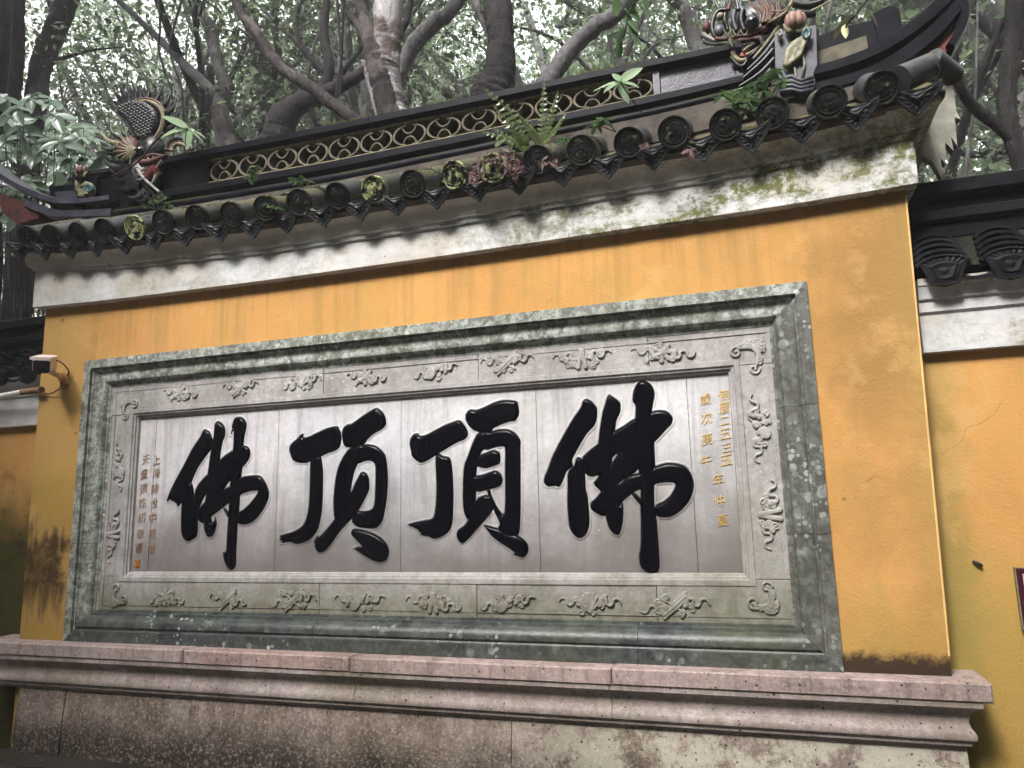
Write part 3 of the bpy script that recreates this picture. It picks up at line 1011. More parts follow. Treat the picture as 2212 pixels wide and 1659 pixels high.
# large characters ------------------------------------------------------
CH = [
    (640, 1620, 0.39186, [
        [(420, 178), (443, 190), (472, 208), (485, 240), (503, 290), (500, 340), (483, 385), (440, 440), (395, 500), (350, 565), (315, 640), (290, 705), (270, 760), (235, 830), (200, 895), (165, 945), (152, 965), (140, 935), (110, 905), (85, 900), (68, 880), (50, 908), (38, 905), (45, 870), (75, 795), (120, 700), (170, 610), (240, 480), (300, 360), (375, 255), (400, 195)],
        [(275, 715), (295, 730), (305, 765), (310, 820), (330, 900), (352, 1000), (350, 1100), (348, 1240), (325, 1270), (290, 1290), (258, 1308), (225, 1295), (195, 1260), (182, 1190), (182, 1080), (185, 980), (190, 880), (215, 800), (250, 740)],
        [(548, 97), (575, 105), (610, 140), (627, 175), (625, 245), (600, 300), (585, 380), (572, 490), (560, 640), (540, 760), (500, 880), (470, 960), (462, 1040), (485, 1070), (490, 1110), (505, 1125), (525, 1070), (535, 1045), (532, 1085), (542, 1110), (538, 1160), (520, 1215), (495, 1255), (465, 1262), (440, 1255), (415, 1190), (408, 1110), (415, 1000), (425, 900), (440, 800), (450, 620), (460, 560), (475, 440), (490, 370), (508, 270), (515, 200), (520, 125)],
        [(735, 58), (790, 58), (825, 85), (842, 125), (838, 170), (822, 230), (812, 300), (808, 370), (800, 560), (788, 650), (775, 850), (765, 1000), (750, 1130), (742, 1300), (735, 1430), (735, 1540), (715, 1580), (685, 1593), (655, 1580), (625, 1530), (608, 1460), (606, 1412), (625, 1420), (638, 1405), (645, 1260), (655, 1110), (665, 950), (670, 800), (690, 600), (705, 390), (712, 300), (715, 190), (705, 190), (678, 250), (690, 195), (708, 155), (690, 175), (698, 130), (715, 80)],
        [(450, 625), (570, 490), (630, 435), (705, 390), (760, 375), (815, 343), (850, 352), (875, 385), (880, 430), (865, 480), (830, 530), (790, 570), (672, 695), (610, 785), (560, 850), (460, 950), (430, 850), (400, 700)],
        [(445, 630), (500, 640), (520, 720), (440, 800), (425, 840), (400, 890), (368, 960), (355, 1000), (330, 1000), (315, 900), (322, 800), (350, 740), (390, 690)],
        [(368, 970), (430, 900), (540, 830), (610, 785), (690, 745), (790, 660), (860, 648), (950, 642), (990, 655), (1025, 700), (1055, 770), (1068, 820), (1060, 880), (1035, 940), (1000, 1000), (950, 1065), (900, 1110), (840, 1135), (790, 1137), (750, 1125), (738, 1040), (770, 1010), (820, 980), (880, 920), (935, 850), (960, 805), (940, 793), (870, 800), (800, 825), (770, 850), (700, 890), (605, 965), (560, 1000), (490, 1050), (440, 1100), (400, 1122), (365, 1110), (345, 1060), (350, 1000)],
        [(610, 960), (660, 1010), (680, 1050), (660, 1075), (640, 1045), (605, 985)]]),
    (1080, 1590, 0.39186, [
        [(293, 300), (285, 345), (340, 335), (430, 290), (540, 240), (635, 226), (650, 255), (670, 300), (672, 370), (655, 440), (600, 475), (530, 495), (465, 530), (420, 560), (355, 578), (310, 597), (230, 590), (180, 570), (165, 530), (145, 470), (150, 430), (165, 400), (235, 345), (260, 310)],
        [(365, 560), (440, 525), (468, 535), (478, 600), (487, 680), (485, 900), (478, 1060), (455, 1190), (430, 1270), (390, 1330), (345, 1370), (270, 1400), (205, 1410), (180, 1390), (130, 1385), (50, 1405), (85, 1385), (65, 1370), (30, 1372), (65, 1355), (45, 1330), (110, 1312), (170, 1295), (230, 1270), (290, 1220), (320, 1150), (340, 1060), (350, 930), (355, 760), (355, 620)],
        [(1022, 38), (1060, 60), (1108, 110), (1125, 190), (1115, 220), (1080, 255), (1000, 295), (940, 345), (905, 400), (860, 440), (760, 437), (705, 432), (685, 390), (675, 320), (680, 270), (700, 230), (740, 205), (770, 208), (860, 140), (950, 80)],
        [(760, 437), (900, 410), (905, 480), (840, 590), (800, 680), (775, 800), (760, 930), (725, 1010), (690, 1120), (605, 1175), (592, 1080), (590, 960), (605, 790), (635, 640), (690, 525)],
        [(900, 410), (960, 408), (1030, 428), (1085, 475), (1115, 520), (1130, 600), (1140, 760), (1130, 930), (1108, 1080), (1085, 1180), (1050, 1225), (1010, 1252), (900, 1250), (810, 1230), (770, 1180), (800, 1110), (830, 1070), (880, 1085), (950, 1078), (985, 1055), (1005, 1000), (1012, 800), (1015, 640), (1000, 590), (950, 565), (890, 580), (840, 605), (790, 560), (800, 450)],
        [(870, 688), (905, 688), (935, 715), (950, 760), (955, 850), (935, 900), (890, 990), (850, 1060), (790, 1140), (720, 1210), (640, 1300), (580, 1390), (520, 1465), (480, 1492), (430, 1490), (405, 1450), (400, 1400), (390, 1385), (412, 1355), (428, 1318), (440, 1350), (500, 1290), (580, 1190), (650, 1090), (720, 980), (780, 870), (810, 790), (845, 730)],
        [(790, 1258), (850, 1262), (930, 1280), (1010, 1312), (1070, 1350), (1120, 1400), (1150, 1465), (1148, 1520), (1125, 1570), (1080, 1590), (1030, 1590), (970, 1565), (890, 1520), (845, 1490), (780, 1448), (830, 1460), (818, 1440), (890, 1442), (850, 1400), (800, 1350), (765, 1310), (775, 1275)]]),
    (1590, 1560, 0.39186, [
        [(140, 372), (155, 405), (220, 395), (300, 350), (400, 295), (545, 240), (580, 255), (620, 310), (642, 360), (642, 400), (610, 435), (540, 460), (470, 500), (360, 565), (290, 610), (230, 650), (170, 672), (125, 650), (75, 605), (68, 550), (52, 480), (65, 420), (95, 385)],
        [(350, 570), (390, 605), (450, 612), (475, 650), (488, 760), (495, 900), (497, 1060), (490, 1250), (470, 1330), (430, 1380), (360, 1420), (295, 1435), (250, 1410), (190, 1400), (150, 1390), (180, 1385), (140, 1355), (150, 1350), (90, 1315), (30, 1295), (80, 1278), (180, 1255), (280, 1240), (305, 1200), (320, 1060), (325, 900), (315, 700), (315, 600)],
        [(980, 42), (1060, 40), (1140, 52), (1150, 100), (1160, 160), (1150, 200), (1120, 250), (1060, 250), (960, 290), (885, 325), (880, 380), (800, 400), (745, 355), (700, 345), (650, 300), (615, 240), (615, 190), (640, 150), (680, 132), (720, 145), (800, 115), (900, 65)],
        [(745, 360), (880, 350), (900, 420), (830, 510), (770, 560), (735, 700), (725, 800), (725, 960), (720, 1060), (700, 1150), (660, 1230), (630, 1240), (600, 1170), (588, 1050), (590, 850), (600, 700), (640, 600), (690, 460)],
        [(870, 365), (900, 345), (1000, 330), (1070, 340), (1130, 380), (1175, 445), (1170, 520), (1172, 700), (1172, 900), (1172, 1150), (1165, 1330), (1150, 1400), (1060, 1420), (980, 1380), (940, 1330), (965, 1290), (945, 1240), (900, 1150), (870, 1060), (840, 980), (830, 930), (860, 930), (880, 1000), (930, 1110), (1005, 1210), (1015, 1100), (1015, 900), (1012, 700), (1015, 520), (1000, 500), (920, 510), (830, 545), (790, 520)],
        [(810, 575), (900, 540), (935, 552), (965, 570), (970, 640), (960, 680), (900, 700), (830, 725), (780, 720), (730, 700), (700, 640), (740, 600)],
        [(735, 800), (800, 790), (900, 750), (940, 752), (980, 790), (995, 850), (975, 895), (920, 920), (850, 935), (730, 965), (640, 900), (660, 800)],
        [(725, 1040), (770, 1010), (830, 990), (880, 1020), (905, 1110), (870, 1180), (800, 1260), (720, 1350), (650, 1430), (600, 1475), (565, 1475), (535, 1440), (525, 1390), (545, 1340), (600, 1310), (650, 1240), (690, 1150)],
        [(790, 1290), (850, 1305), (960, 1335), (1050, 1380), (1130, 1395), (1190, 1430), (1240, 1480), (1255, 1540), (1240, 1590), (1200, 1625), (1150, 1610), (1090, 1590), (1120, 1575), (1040, 1520), (960, 1470), (880, 1410), (820, 1330)]]),
    (2120, 1480, 0.48229, [
        [(385, 185), (430, 205), (460, 235), (480, 265), (478, 350), (455, 410), (400, 460), (350, 540), (300, 630), (270, 690), (285, 740), (230, 770), (210, 830), (185, 890), (160, 910), (145, 895), (100, 900), (75, 905), (40, 875), (45, 830), (75, 760), (110, 660), (160, 560), (210, 470), (280, 350), (350, 250), (358, 210)],
        [(310, 662), (350, 672), (375, 720), (382, 830), (385, 930), (400, 970), (412, 1100), (418, 1200), (405, 1260), (375, 1310), (330, 1328), (290, 1305), (250, 1250), (240, 1150), (232, 1050), (235, 900), (235, 780), (285, 745)],
        [(568, 148), (600, 165), (650, 200), (672, 225), (668, 300), (635, 360), (625, 450), (610, 560), (600, 700), (600, 800), (640, 930), (660, 1060), (690, 1030), (695, 1100), (690, 1190), (675, 1260), (655, 1300), (610, 1290), (570, 1240), (545, 1150), (540, 1050), (520, 900), (490, 800), (480, 700), (485, 560), (500, 420), (520, 300), (545, 220)],
        [(835, 38), (880, 42), (920, 70), (945, 110), (950, 160), (935, 230), (922, 310), (930, 420), (945, 540), (950, 650), (955, 730), (945, 900), (945, 1060), (965, 1160), (975, 1300), (988, 1460), (990, 1560), (975, 1605), (925, 1620), (870, 1600), (830, 1560), (818, 1470), (835, 1400), (835, 1200), (830, 1050), (835, 900), (815, 760), (790, 600), (780, 400), (790, 320), (790, 230), (765, 215), (770, 130), (800, 65)],
        [(350, 672), (410, 615), (480, 560), (560, 490), (625, 450), (700, 405), (780, 350), (880, 320), (930, 290), (990, 278), (1055, 290), (1100, 340), (1090, 390), (1040, 440), (950, 540), (860, 600), (760, 640), (640, 630), (590, 680), (585, 730), (560, 800), (480, 810), (440, 825), (385, 810), (370, 740)],
        [(590, 730), (640, 640), (760, 560), (850, 560), (850, 700), (800, 780), (740, 815), (690, 850), (640, 950), (560, 1000), (500, 935), (440, 880), (480, 840), (500, 790), (560, 750)],
        [(420, 1040), (470, 1000), (520, 930), (600, 880), (690, 850), (740, 812), (800, 800), (870, 780), (950, 740), (1040, 710), (1130, 715), (1205, 740), (1250, 800), (1272, 880), (1260, 960), (1220, 1040), (1150, 1110), (1080, 1150), (1020, 1155), (960, 1145), (940, 1080), (970, 1050), (1020, 1030), (1080, 980), (1120, 900), (1110, 870), (1040, 865), (950, 880), (880, 920), (800, 930), (745, 975), (690, 1020), (640, 1070), (560, 1130), (520, 1148), (470, 1120), (425, 1090)],
        [(775, 950), (810, 975), (840, 1010), (835, 1060), (800, 1020), (760, 975)]]),
]
CELL = 0.004
CHLAB = ['black carved character leftmost of the four', 'black carved character second from left with separate bottom dot',
         'black carved character third from left with two inner bars', 'largest black carved character at right end of the four']
for ci, (ox, oy, s, strokes) in enumerate(CH):
    polys = []
    for st in strokes:
        pl = []
        for zx, zy in st:
            p = P((ox + zx * s) / 1.82278, (oy + zy * s) / 1.82278, PYD - 0.006)
            pl.append((p.x, p.z))
        polys.append(smooth_poly(pl, 1))
    allp = np.array([q for p in polys for q in p])
    x0, z0 = allp.min(0) - 0.06
    x1, z1 = allp.max(0) + 0.06
    gx = np.arange(x0, x1, CELL)
    gz = np.arange(z0, z1, CELL)
    GX, GZ = np.meshgrid(gx, gz, indexing='ij')
    D = np.full(GX.shape, -9.0)
    Hh = np.zeros(GX.shape)
    R0, HT = 0.026, 0.015
    for k, pl in enumerate(polys):
        d = poly_sdf(GX, GZ, pl)
        D = np.maximum(D, d)
        q = np.clip(d / R0, 0, 1)
        Hh = np.maximum(Hh, (HT + 0.0012 * (k % 4)) * np.sqrt(np.clip(1 - (1 - q) ** 2, 0, 1)))
    Hh = Hh + 0.0006
    vs, fs = march(gx, gz, D, Hh, PYD)
    o = rawmesh('carved_character', vs, fs, 'black_lacquer', plaque, True)
    o['label'] = CHLAB[ci]
    # cut stone edge round the strokes
    W = 0.012
    rim = np.minimum(-D, D + W)
    rh = 0.0045 * np.clip((D + W) / (W - 0.0045), 0, 1)
    rh = np.where(D > -0.0045, 0.0045 * np.clip(-D / 0.0045, 0, 1), rh)
    vs, fs = march(gx, gz, rim, rh + 0.0002, PYD)
    rawmesh('cut_edge', vs, fs, 'panel_stone', o, True).location = (0, 0, 0)
for o in plaque.children:
    if o.name.startswith('carved_character'):
        o.location = -Vector(ROOT[plaque.name])


# small inscriptions ---------------------------------------------------
def glyph(ch, px, py, size_px, mat, name='gilt_character', shear=0.0):
    cu = bpy.data.curves.new(name, 'FONT')
    cu.body = ch
    cu.size = 1.0
    cu.extrude = 0.02
    cu.offset = -0.010
    tmp = bpy.data.objects.new(name + '_tmp', cu)
    COL.objects.link(tmp)
    bpy.context.view_layer.update()
    dg = bpy.context.evaluated_depsgraph_get()
    me = bpy.data.meshes.new_from_object(tmp.evaluated_get(dg))
    bpy.data.objects.remove(tmp)
    if len(me.vertices) == 0:
        return
    co = np.zeros(len(me.vertices) * 3)
    me.vertices.foreach_get('co', co)
    co = co.reshape(-1, 3)
    mn, mxx = co.min(0), co.max(0)
    c = (mn + mxx) / 2
    p = P(px, py, PYD - 0.003)
    S = SZ(size_px, px, py, PYD)
    ext = max(mxx[0] - mn[0], (mxx[1] - mn[1]) * 0.9)
    k = S / max(ext, 0.55)
    out = np.zeros_like(co)
    u = (co[:, 0] - c[0]) * k
    w = (co[:, 1] - c[1]) * k * 1.08
    w2 = w + u * 0.13 + 0.02 * S * np.sin(u * 40 / S * 0.1)
    out[:, 0] = p.x + u + w * shear
    out[:, 2] = p.z + w2
    out[:, 1] = p.y - (co[:, 2] - c[2]) * k * 0.9
    me.vertices.foreach_set('co', out.ravel())
    me.materials.clear()
    me.materials.append(M[mat])
    o = bpy.data.objects.new(name, me)
    COL.objects.link(o)
    o.parent = plaque
    o.location = -Vector(ROOT[plaque.name])


K4 = 0.42194
for ch, zx, zy in [('佛', 590, 250), ('曆', 597, 370), ('二', 600, 490), ('五', 607, 610), ('三', 620, 740), ('五', 615, 855), ('年', 540, 1040), ('仲', 550, 1235), ('夏', 582, 1420),
                   ('歲', 418, 285), ('次', 430, 465), ('庚', 432, 660), ('午', 430, 865)]:
    glyph(ch, (2600 + zx * K4) / 1.82278, (1450 + zy * K4) / 1.82278, 23 if ch not in '二三' else 19, 'gilding')
K5 = 0.31646
for ch, zx, zy in [('上', 365, 190), ('海', 362, 355), ('陳', 350, 550), ('世', 335, 725), ('中', 318, 910), ('敬', 312, 1110), ('助', 300, 1290),
                   ('天', 232, 190), ('童', 212, 365), ('張', 205, 550), ('性', 190, 725), ('初', 180, 910), ('敬', 165, 1110), ('書', 145, 1280)]:
    glyph(ch, (500 + zx * K5) / 1.82278, (1750 + zy * K5) / 1.82278, 19, 'worn_gilding')
sp = P((500 + 132 * K5) / 1.82278, (1750 + 1480 * K5) / 1.82278, PYD)
ss = SZ(7, 300, 1200, PYD)
sm = MB().box(sp.x - ss, sp.x + ss, PYD - 0.004, PYD + 0.01, sp.z - ss * 1.2, sp.z + ss * 1.2)
for q in range(4):
    sm.box(sp.x - ss * 0.75, sp.x + ss * 0.75, PYD - 0.006, PYD - 0.0035, sp.z - ss + q * ss * 0.55, sp.z - ss + q * ss * 0.55 + 0.004)
    sm.box(sp.x - ss * 0.7 + q * ss * 0.42, sp.x - ss * 0.7 + q * ss * 0.42 + 0.004, PYD - 0.0065, PYD - 0.004, sp.z - ss, sp.z + ss)
sm.build('seal_mark', 'seal_red', plaque)


# relief ornaments on the border ---------------------------------------
def spiral(c, r, a0, turns, n=14):
    return [(c[0] + r * (1 - i / n * 0.8) * math.cos(a0 + turns * 2 * math.pi * i / n), c[1] + r * (1 - i / n * 0.8) * math.sin(a0 + turns * 2 * math.pi * i / n)) for i in range(n + 1)]


def relief(px, py, wpx, rot, var):
    p = P(px, py, BYD)
    W = SZ(wpx, px, py, BYD) / 2
    c = 0.105 / 2
    chains = []
    H = min(W * 0.40, 0.056)
    r = random.Random(var * 13 + 5)
    if var < 20:
        for s in (-1, 1):
            ph = r.choice([0, 1])
            n_ = 44
            pts, rad = [], []
            x = z = 0.0
            cyc = 1.6 + 0.35 * r.random()
            for i in range(n_ + 1):
                u = i / n_
                th = 1.75 * math.sin(2 * math.pi * cyc * u + math.pi * ph) * (1 - 0.25 * u)
                x += math.cos(th)
                z += math.sin(th)
                pts.append((x, z))
                rad.append((0.0092 + 0.002 * math.sin(u * 11)) * (1 - 0.55 * u) + 0.0016)
            ex, mz = pts[-1][0], max(abs(q_[1]) for q_ in pts)
            sx_, sz_ = W * 0.72 / max(ex, 1), min(H * 0.62 / max(mz, 1), W * 1.1 / max(ex, 1))
            pts = [(s * (W * 0.26 + q_[0] * sx_), q_[1] * sz_) for q_ in pts]
            chains.append((pts, rad))
            for q_ in range(7):
                cx_, cz_ = s * W * r.uniform(0.06, 0.55), H * r.uniform(-.75, .75)
                chains.append((spiral((cx_, cz_), r.uniform(.011, .017), r.uniform(0, 6), s * 1.15), [0.0052] * 15))
        kind = var % 5
        if kind == 0:      # fan
            for k in range(7):
                a = math.radians(35 + k * 18)
                chains.append(([(0, -H * 0.6), (H * 1.05 * math.cos(a), -H * 0.6 + H * 1.6 * math.sin(a))], [0.005, 0.010]))
        elif kind == 1:    # round flower
            for k in range(7):
                a = k * 2 * math.pi / 7
                chains.append(([(H * .2 * math.cos(a), H * .2 * math.sin(a)), (H * .75 * math.cos(a), H * .75 * math.sin(a))], [0.009, 0.013]))
            chains.append(([(0, 0), (0.001, 0)], [0.016, 0.016]))
        elif kind == 2:    # slanted scroll
            for k in range(3):
                o = (k - 1) * 0.016
                chains.append(([(-H * 0.9, -H * 0.75 + o), (H * 0.9, H * 0.75 + o)], [0.007, 0.010]))
            chains.append(([(-H * .9, H * .5), (H * .8, -H * .6)], [0.006, 0.006]))
        elif kind == 3:    # gourd
            chains.append(([(-H * .5, -H * .4), (-H * .3, -H * .2)], [0.026, 0.024]))
            chains.append(([(H * .25, H * .25), (H * .35, H * .35)], [0.017, 0.016]))
            chains.append(([(H * .35, H * .3), (H * .9, H * .9)], [0.007, 0.004]))
        else:              # clasped tablet
            chains.append(([(-H * .35, -H * .75), (-H * .05, H * .75)], [0.013, 0.013]))
            chains.append(([(H * .35, -H * .75), (H * .05, H * .75)], [0.013, 0.013]))
            chains.append(([(-H * .7, 0), (H * .7, 0.004)], [0.008, 0.008]))
    else:                  # corner bat with curled tails
        chains.append(([(0, 0), (W * .35, -H * .2), (W * .75, 0.0)], [0.016, 0.011, 0.006]))
        chains.append((spiral((W * .85, H * .35), 0.028, -1.6, 1.1), [0.008] * 15))
        chains.append(([(0, 0), (-H * .2, W * .35), (0.0, W * .8)], [0.016, 0.011, 0.006]))
        chains.append((spiral((H * .3, W * .95), 0.026, 3.1, -1.1), [0.007] * 15))
        for k in range(7):
            a = math.radians(150 + k * 24)
            chains.append((spiral((H * .62 * math.cos(a), H * .62 * math.sin(a)), 0.016, a, 1.1), [0.006] * 15))
        for k in range(4):
            chains.append((spiral((W * (.2 + .16 * k), -H * .32), 0.014, k * 2.0, 1.1), [0.0055] * 15))
            chains.append((spiral((-H * .32, W * (.2 + .16 * k)), 0.014, k * 2.0, -1.1), [0.0055] * 15))
    cr, sr = math.cos(rot), math.sin(rot)
    fl = 1
    if var >= 20:
        fl = -1 if var in (21, 23) else 1
        fz = -1 if var in (20, 21) else 1
    tch = []
    for pts, rad in chains:
        q = []
        for x, z in pts:
            if var >= 20:
                x, z = x * fl, z * fz
            q.append((p.x + x * cr - z * sr, p.z + x * sr + z * cr))
        tch.append((q, rad))
    A = np.array([q for pts, _ in tch for q in pts])
    x0, z0 = A.min(0) - 0.035
    x1, z1 = A.max(0) + 0.035
    gx = np.arange(x0, x1, 0.0032)
    gz = np.arange(z0, z1, 0.0032)
    GX, GZ = np.meshgrid(gx, gz, indexing='ij')
    D = np.full(GX.shape, -9.0)
    Hh = np.zeros(GX.shape)
    for k, (pts, rad) in enumerate(tch):
        d = chain_sdf(GX, GZ, pts, rad)
        D = np.maximum(D, d)
        q = np.clip(d / 0.0085, 0, 1)
        Hh = np.maximum(Hh, (0.0075 + 0.002 * (k % 3)) * np.sqrt(np.clip(1 - (1 - q) ** 2, 0, 1)))
    vs, fs = march(gx, gz, D, Hh + 0.0004, BYD - 0.0002)
    o = rawmesh('relief_carving', vs, fs, 'border_stone', plaque, True)
    o.location = -Vector(ROOT[plaque.name])


HP = math.pi / 2
for i, (x, y, w) in enumerate([(390, 850, 92), (520, 838, 92), (652, 826, 100), (792, 815, 96), (940, 802, 104), (1095, 785, 122), (1257, 776, 130), (1432, 762, 138)]):
    relief(x, y, w, 0.0, [1, 2, 0, 1, 3, 2, 4, 1][i])
for i, (x, y, w) in enumerate([(360, 1291, 98), (493, 1295, 96), (635, 1297, 116), (777, 1300, 124), (936, 1303, 132), (1096, 1303, 126), (1275, 1308, 138), (1458, 1309, 150)]):
    relief(x, y, w, 0.0, [6, 12, 7, 13, 9, 8, 5, 17][i])
for x, y, w, v in [(258, 1010, 105, 8), (245, 1155, 120, 9), (1642, 925, 150, 13), (1664, 1112, 150, 9)]:
    relief(x, y, w, HP, v)
for x, y, w, v in [(272, 872, 70, 20), (1632, 752, 120, 21), (248, 1298, 70, 22), (1664, 1308, 100, 23)]:
    relief(x, y, w * 0.8, 0.0, v)

# ================================================================== ROOF
roof = thing('tiled_roof', 'dark wet grey tiled roof with lattice ridge over the yellow wall', 'roof', (-1.85, 0.2, 3.1))
ANG = math.radians(28)
ca, sa = math.cos(ANG), math.sin(ANG)
# deck under the tiles
rows = []
for q in np.linspace(CX0 - 0.16, CX1 + 0.17, 40):
    e = eave(q)
    prof = [(YE + 0.085, e - 0.085), (YE + 0.055, e - 0.070), (YE + 0.06, e - 0.045), (0.16, e + 0.165), (0.20, e + 0.27), (0.33, e + 0.28), (0.45, e + 0.205), (0.92, e - 0.04), (0.9, e - 0.10), (0.5, e - 0.05), (0.1, e - 0.04)]
    rows.append([(q, y, z) for y, z in prof])
mb = MB().grid(rows, 0, True)
for r in (rows[0], rows[-1]):
    mb.add(r, [tuple(range(len(r)))])
mb.build('roof_deck', 'roof_earth', roof)


def round_tile_mesh(kind):
    """disc ended tile: origin at the centre of the disc, axis up the slope (+y local then tilted)"""
    mb = MB()
    n = 22
    R = 0.0735
    rings = [(0.0, 0.000, 0), (0.008, 0.000, 0), (0.016, 0.001, 0), (0.024, 0.001, 0), (0.032, 0.002, 0), (0.040, 0.003, 0), (0.0465, 0.003, 0), (0.0485, -0.001, 0), (0.053, -0.001, 0),
             (0.055, 0.002, 0), (0.0625, 0.002, 0), (0.066, -0.004, 0), (R - 0.001, -0.004, 0), (R, 0.0, 0), (R, 0.016, 0), (0.066, 0.020, 1), (0.066, 0.235, 1), (0.055, 0.235, 1)]
    rr = random.Random(kind)
    lobes, ph = rr.choice([3, 4, 5, 6]), rr.random() * 6
    rows = []
    for i, (r, d, k) in enumerate(rings):
        row = []
        for j in range(n):
            a = 2 * math.pi * j / n
            dd = d
            if 0.005 < r < 0.042:
                dd = d - 0.0035 * max(0, math.sin(2 * a + ph + r * 170) + 0.6 * math.sin(lobes * a - r * 120)) - 0.002 * rr.random()
            row.append((r * math.cos(a), dd, r * math.sin(a)))
        rows.append(row)
    NQ = len(rings) - 3
    out = []
    for nm, rws, mt in (('end_disc', rows[:NQ], 'tile_disc'), ('round_tile', rows[NQ - 1:], 'tile_round')):
        g = MB().grid(rws, 0, True)
        me = bpy.data.meshes.new(nm)
        me.from_pydata(g.v, [], g.f)
        me.materials.append(M[mt])
        bm = bmesh.new()
        bm.from_mesh(me)
        bmesh.ops.remove_doubles(bm, verts=bm.verts, dist=0.0001)
        bmesh.ops.recalc_face_normals(bm, faces=bm.faces)
        bm.to_mesh(me)
        bm.free()
        me.polygons.foreach_set('use_smooth', [True] * len(me.polygons))
        me.set_sharp_from_angle(angle=math.radians(50))
        out.append(me)
    return out


RT = [round_tile_mesh(k) for k in range(5)]
um = MB()
um.grid([[(r * math.cos(a), d, r * math.sin(a)) for a in np.linspace(-0.35, math.pi + 0.35, 14)] for r, d in ((0.052, 0.0), (0.064, 0.0), (0.0665, 0.004), (0.0665, 0.23), (0.058, 0.232))])
UT = bpy.data.meshes.new('upper_tile')
UT.from_pydata(um.v, [], um.f)
UT.materials.append(M['tile_round'])
UT.polygons.foreach_set('use_smooth', [True] * len(UT.polygons))
UT.set_sharp_from_angle(angle=math.radians(50))


def drip_mesh(wd):
    mb = MB()
    half = [(0.0, -0.146), (0.012, -0.138), (0.026, -0.122), (0.036, -0.117), (0.046, -0.103), (0.058, -0.097), (0.067, -0.080), (0.080, -0.073), (0.088, -0.056), (0.100, -0.044)]
    top = [(0.102, -0.012), (0.07, -0.024), (0.035, -0.034), (0.0, -0.038)]
    outl = [(x * wd, z) for x, z in half] + [(x * wd, z) for x, z in top] + [(-x * wd, z) for x, z in reversed(top[:-1])] + [(-x * wd, z) for x, z in reversed(half[1:])]
    cz = -0.080
    lay = [(1.0, 0.013), (1.0, 0.001), (0.97, -0.001), (0.88, -0.001), (0.85, 0.0015), (0.66, 0.0012), (0.50, -0.0015), (0.38, 0.001), (0.20, -0.002), (0.0, -0.002)]
    rows = []
    for s, d in lay:
        rows.append([(x * s, d + 0.006 + 0.15 * (-z - 0.05) + (0.0022 * math.sin(j * 2.4 + s * 9) if 0.3 < s < 0.8 else 0), cz + (z - cz) * s) for j, (x, z) in enumerate(outl)])
    mb.grid(rows, 0, True)
    mb.add(rows[0], [tuple(range(len(outl)))])
    # the pan behind the apron
    pan = []
    for d in (0.004, 0.25):
        pan.append([(u * 0.097 * wd, d, -0.038 + 0.026 * u * u) for u in np.linspace(-1, 1, 9)])
    mb.grid(pan)
    mb.grid([[(p[0], p[1], p[2] - 0.012) for p in r] for r in pan])
    me = bpy.data.meshes.new('drip_tile')
    me.from_pydata(mb.v, [], mb.f)
    me.materials.append(M['tile_drip'])
    return me


DT = drip_mesh(1.0)
TILT = Matrix.Rotation(ANG, 4, 'X')
RROOT = Vector(ROOT[roof.name])


def place(me, name, loc, rot=(0, 0, 0), scale=(1, 1, 1), parent=None):
    o = bpy.data.objects.new(name, me)
    COL.objects.link(o)
    o.parent = parent or roof
    o.location = Vector(loc) - (RROOT if parent is None else Vector(ROOT[parent.name]))
    o.rotation_euler = rot
    o.scale = scale
    return o


rr = random.Random(3)
nT = len(TX)
for i in range(nT):
    p = TP[i]
    rot = (ANG + rr.uniform(-.03, .03), rr.uniform(-3, 3), rr.uniform(-.05, .05))
    # a full turn about its own axis does not show, only turns the relief
    q = Matrix.Rotation(rr.uniform(-.09, .09), 4, 'Z') @ Matrix.Rotation(ANG + rr.uniform(-.07, .05), 4, 'X') @ Matrix.Rotation(rr.uniform(-.5, .5), 4, 'Y')
    sc = 1.0 + rr.uniform(-.02, .03)
    dm, tm = RT[rr.randrange(5)]
    rt = place(tm, 'round_tile', p, q.to_euler(), (sc, 1, sc))
    ed_ = bpy.data.objects.new('end_disc', dm)
    COL.objects.link(ed_)
    ed_.parent = rt
    if i in (4, 11, 13, 14):
        ed_.data = dm.copy()
        ed_.data.materials[0] = M['tile_disc_lichen']
    for k in (1,):
        place(UT, 'upper_tile', p + Vector((rr.uniform(-.004, .004), ca * (0.225 * k), sa * (0.225 * k) + 0.002)), (ANG, 0, 0))
mids = [(TX[0] - 0.11, eave(TX[0] - 0.11))] + [((TX[i] + TX[i + 1]) / 2, (TZ[i] + TZ[i + 1]) / 2) for i in range(nT - 1)] + [(TX[-1] + 0.135, eave(TX[-1] + 0.10))]
for i, (x, z) in enumerate(mids):
    w = 1.0
    if 0 < i < nT:
        w = (TX[i] - TX[i - 1]) / 0.222
    place(DT, 'drip_tile', (x, YE + 0.012, z), (ANG * 0.42, rr.uniform(-.05, .05), rr.uniform(-.06, .06)), (w, 1, 1))

# ridge -----------------------------------------------------------------
RX0, RX1 = P(352, 372, 0.2).x, P(1600, 95, 0.2).x
ZBX = [-4.2, -3.15, -2.33, -1.45, -0.3, 0.06, 0.7]
ZBV = [3.53, 3.500, 3.484, 3.505, 3.535, 3.560, 3.60]
ZTX = [-3.75, -3.15, -2.33, -1.45, -0.3, 0.1]
ZTV = [3.895, 3.887, 3.876, 3.868, 3.860, 3.857]
HN = 0.39


def rh(x, h):
    """height on the ridge: h runs from 0 (under the barrel) to HN (top of the coping)"""
    zb_ = float(np.interp(x, ZBX, ZBV))
    zt_ = float(np.interp(x, ZTX, ZTV))
    return zb_ + h * (zt_ - zb_) / HN


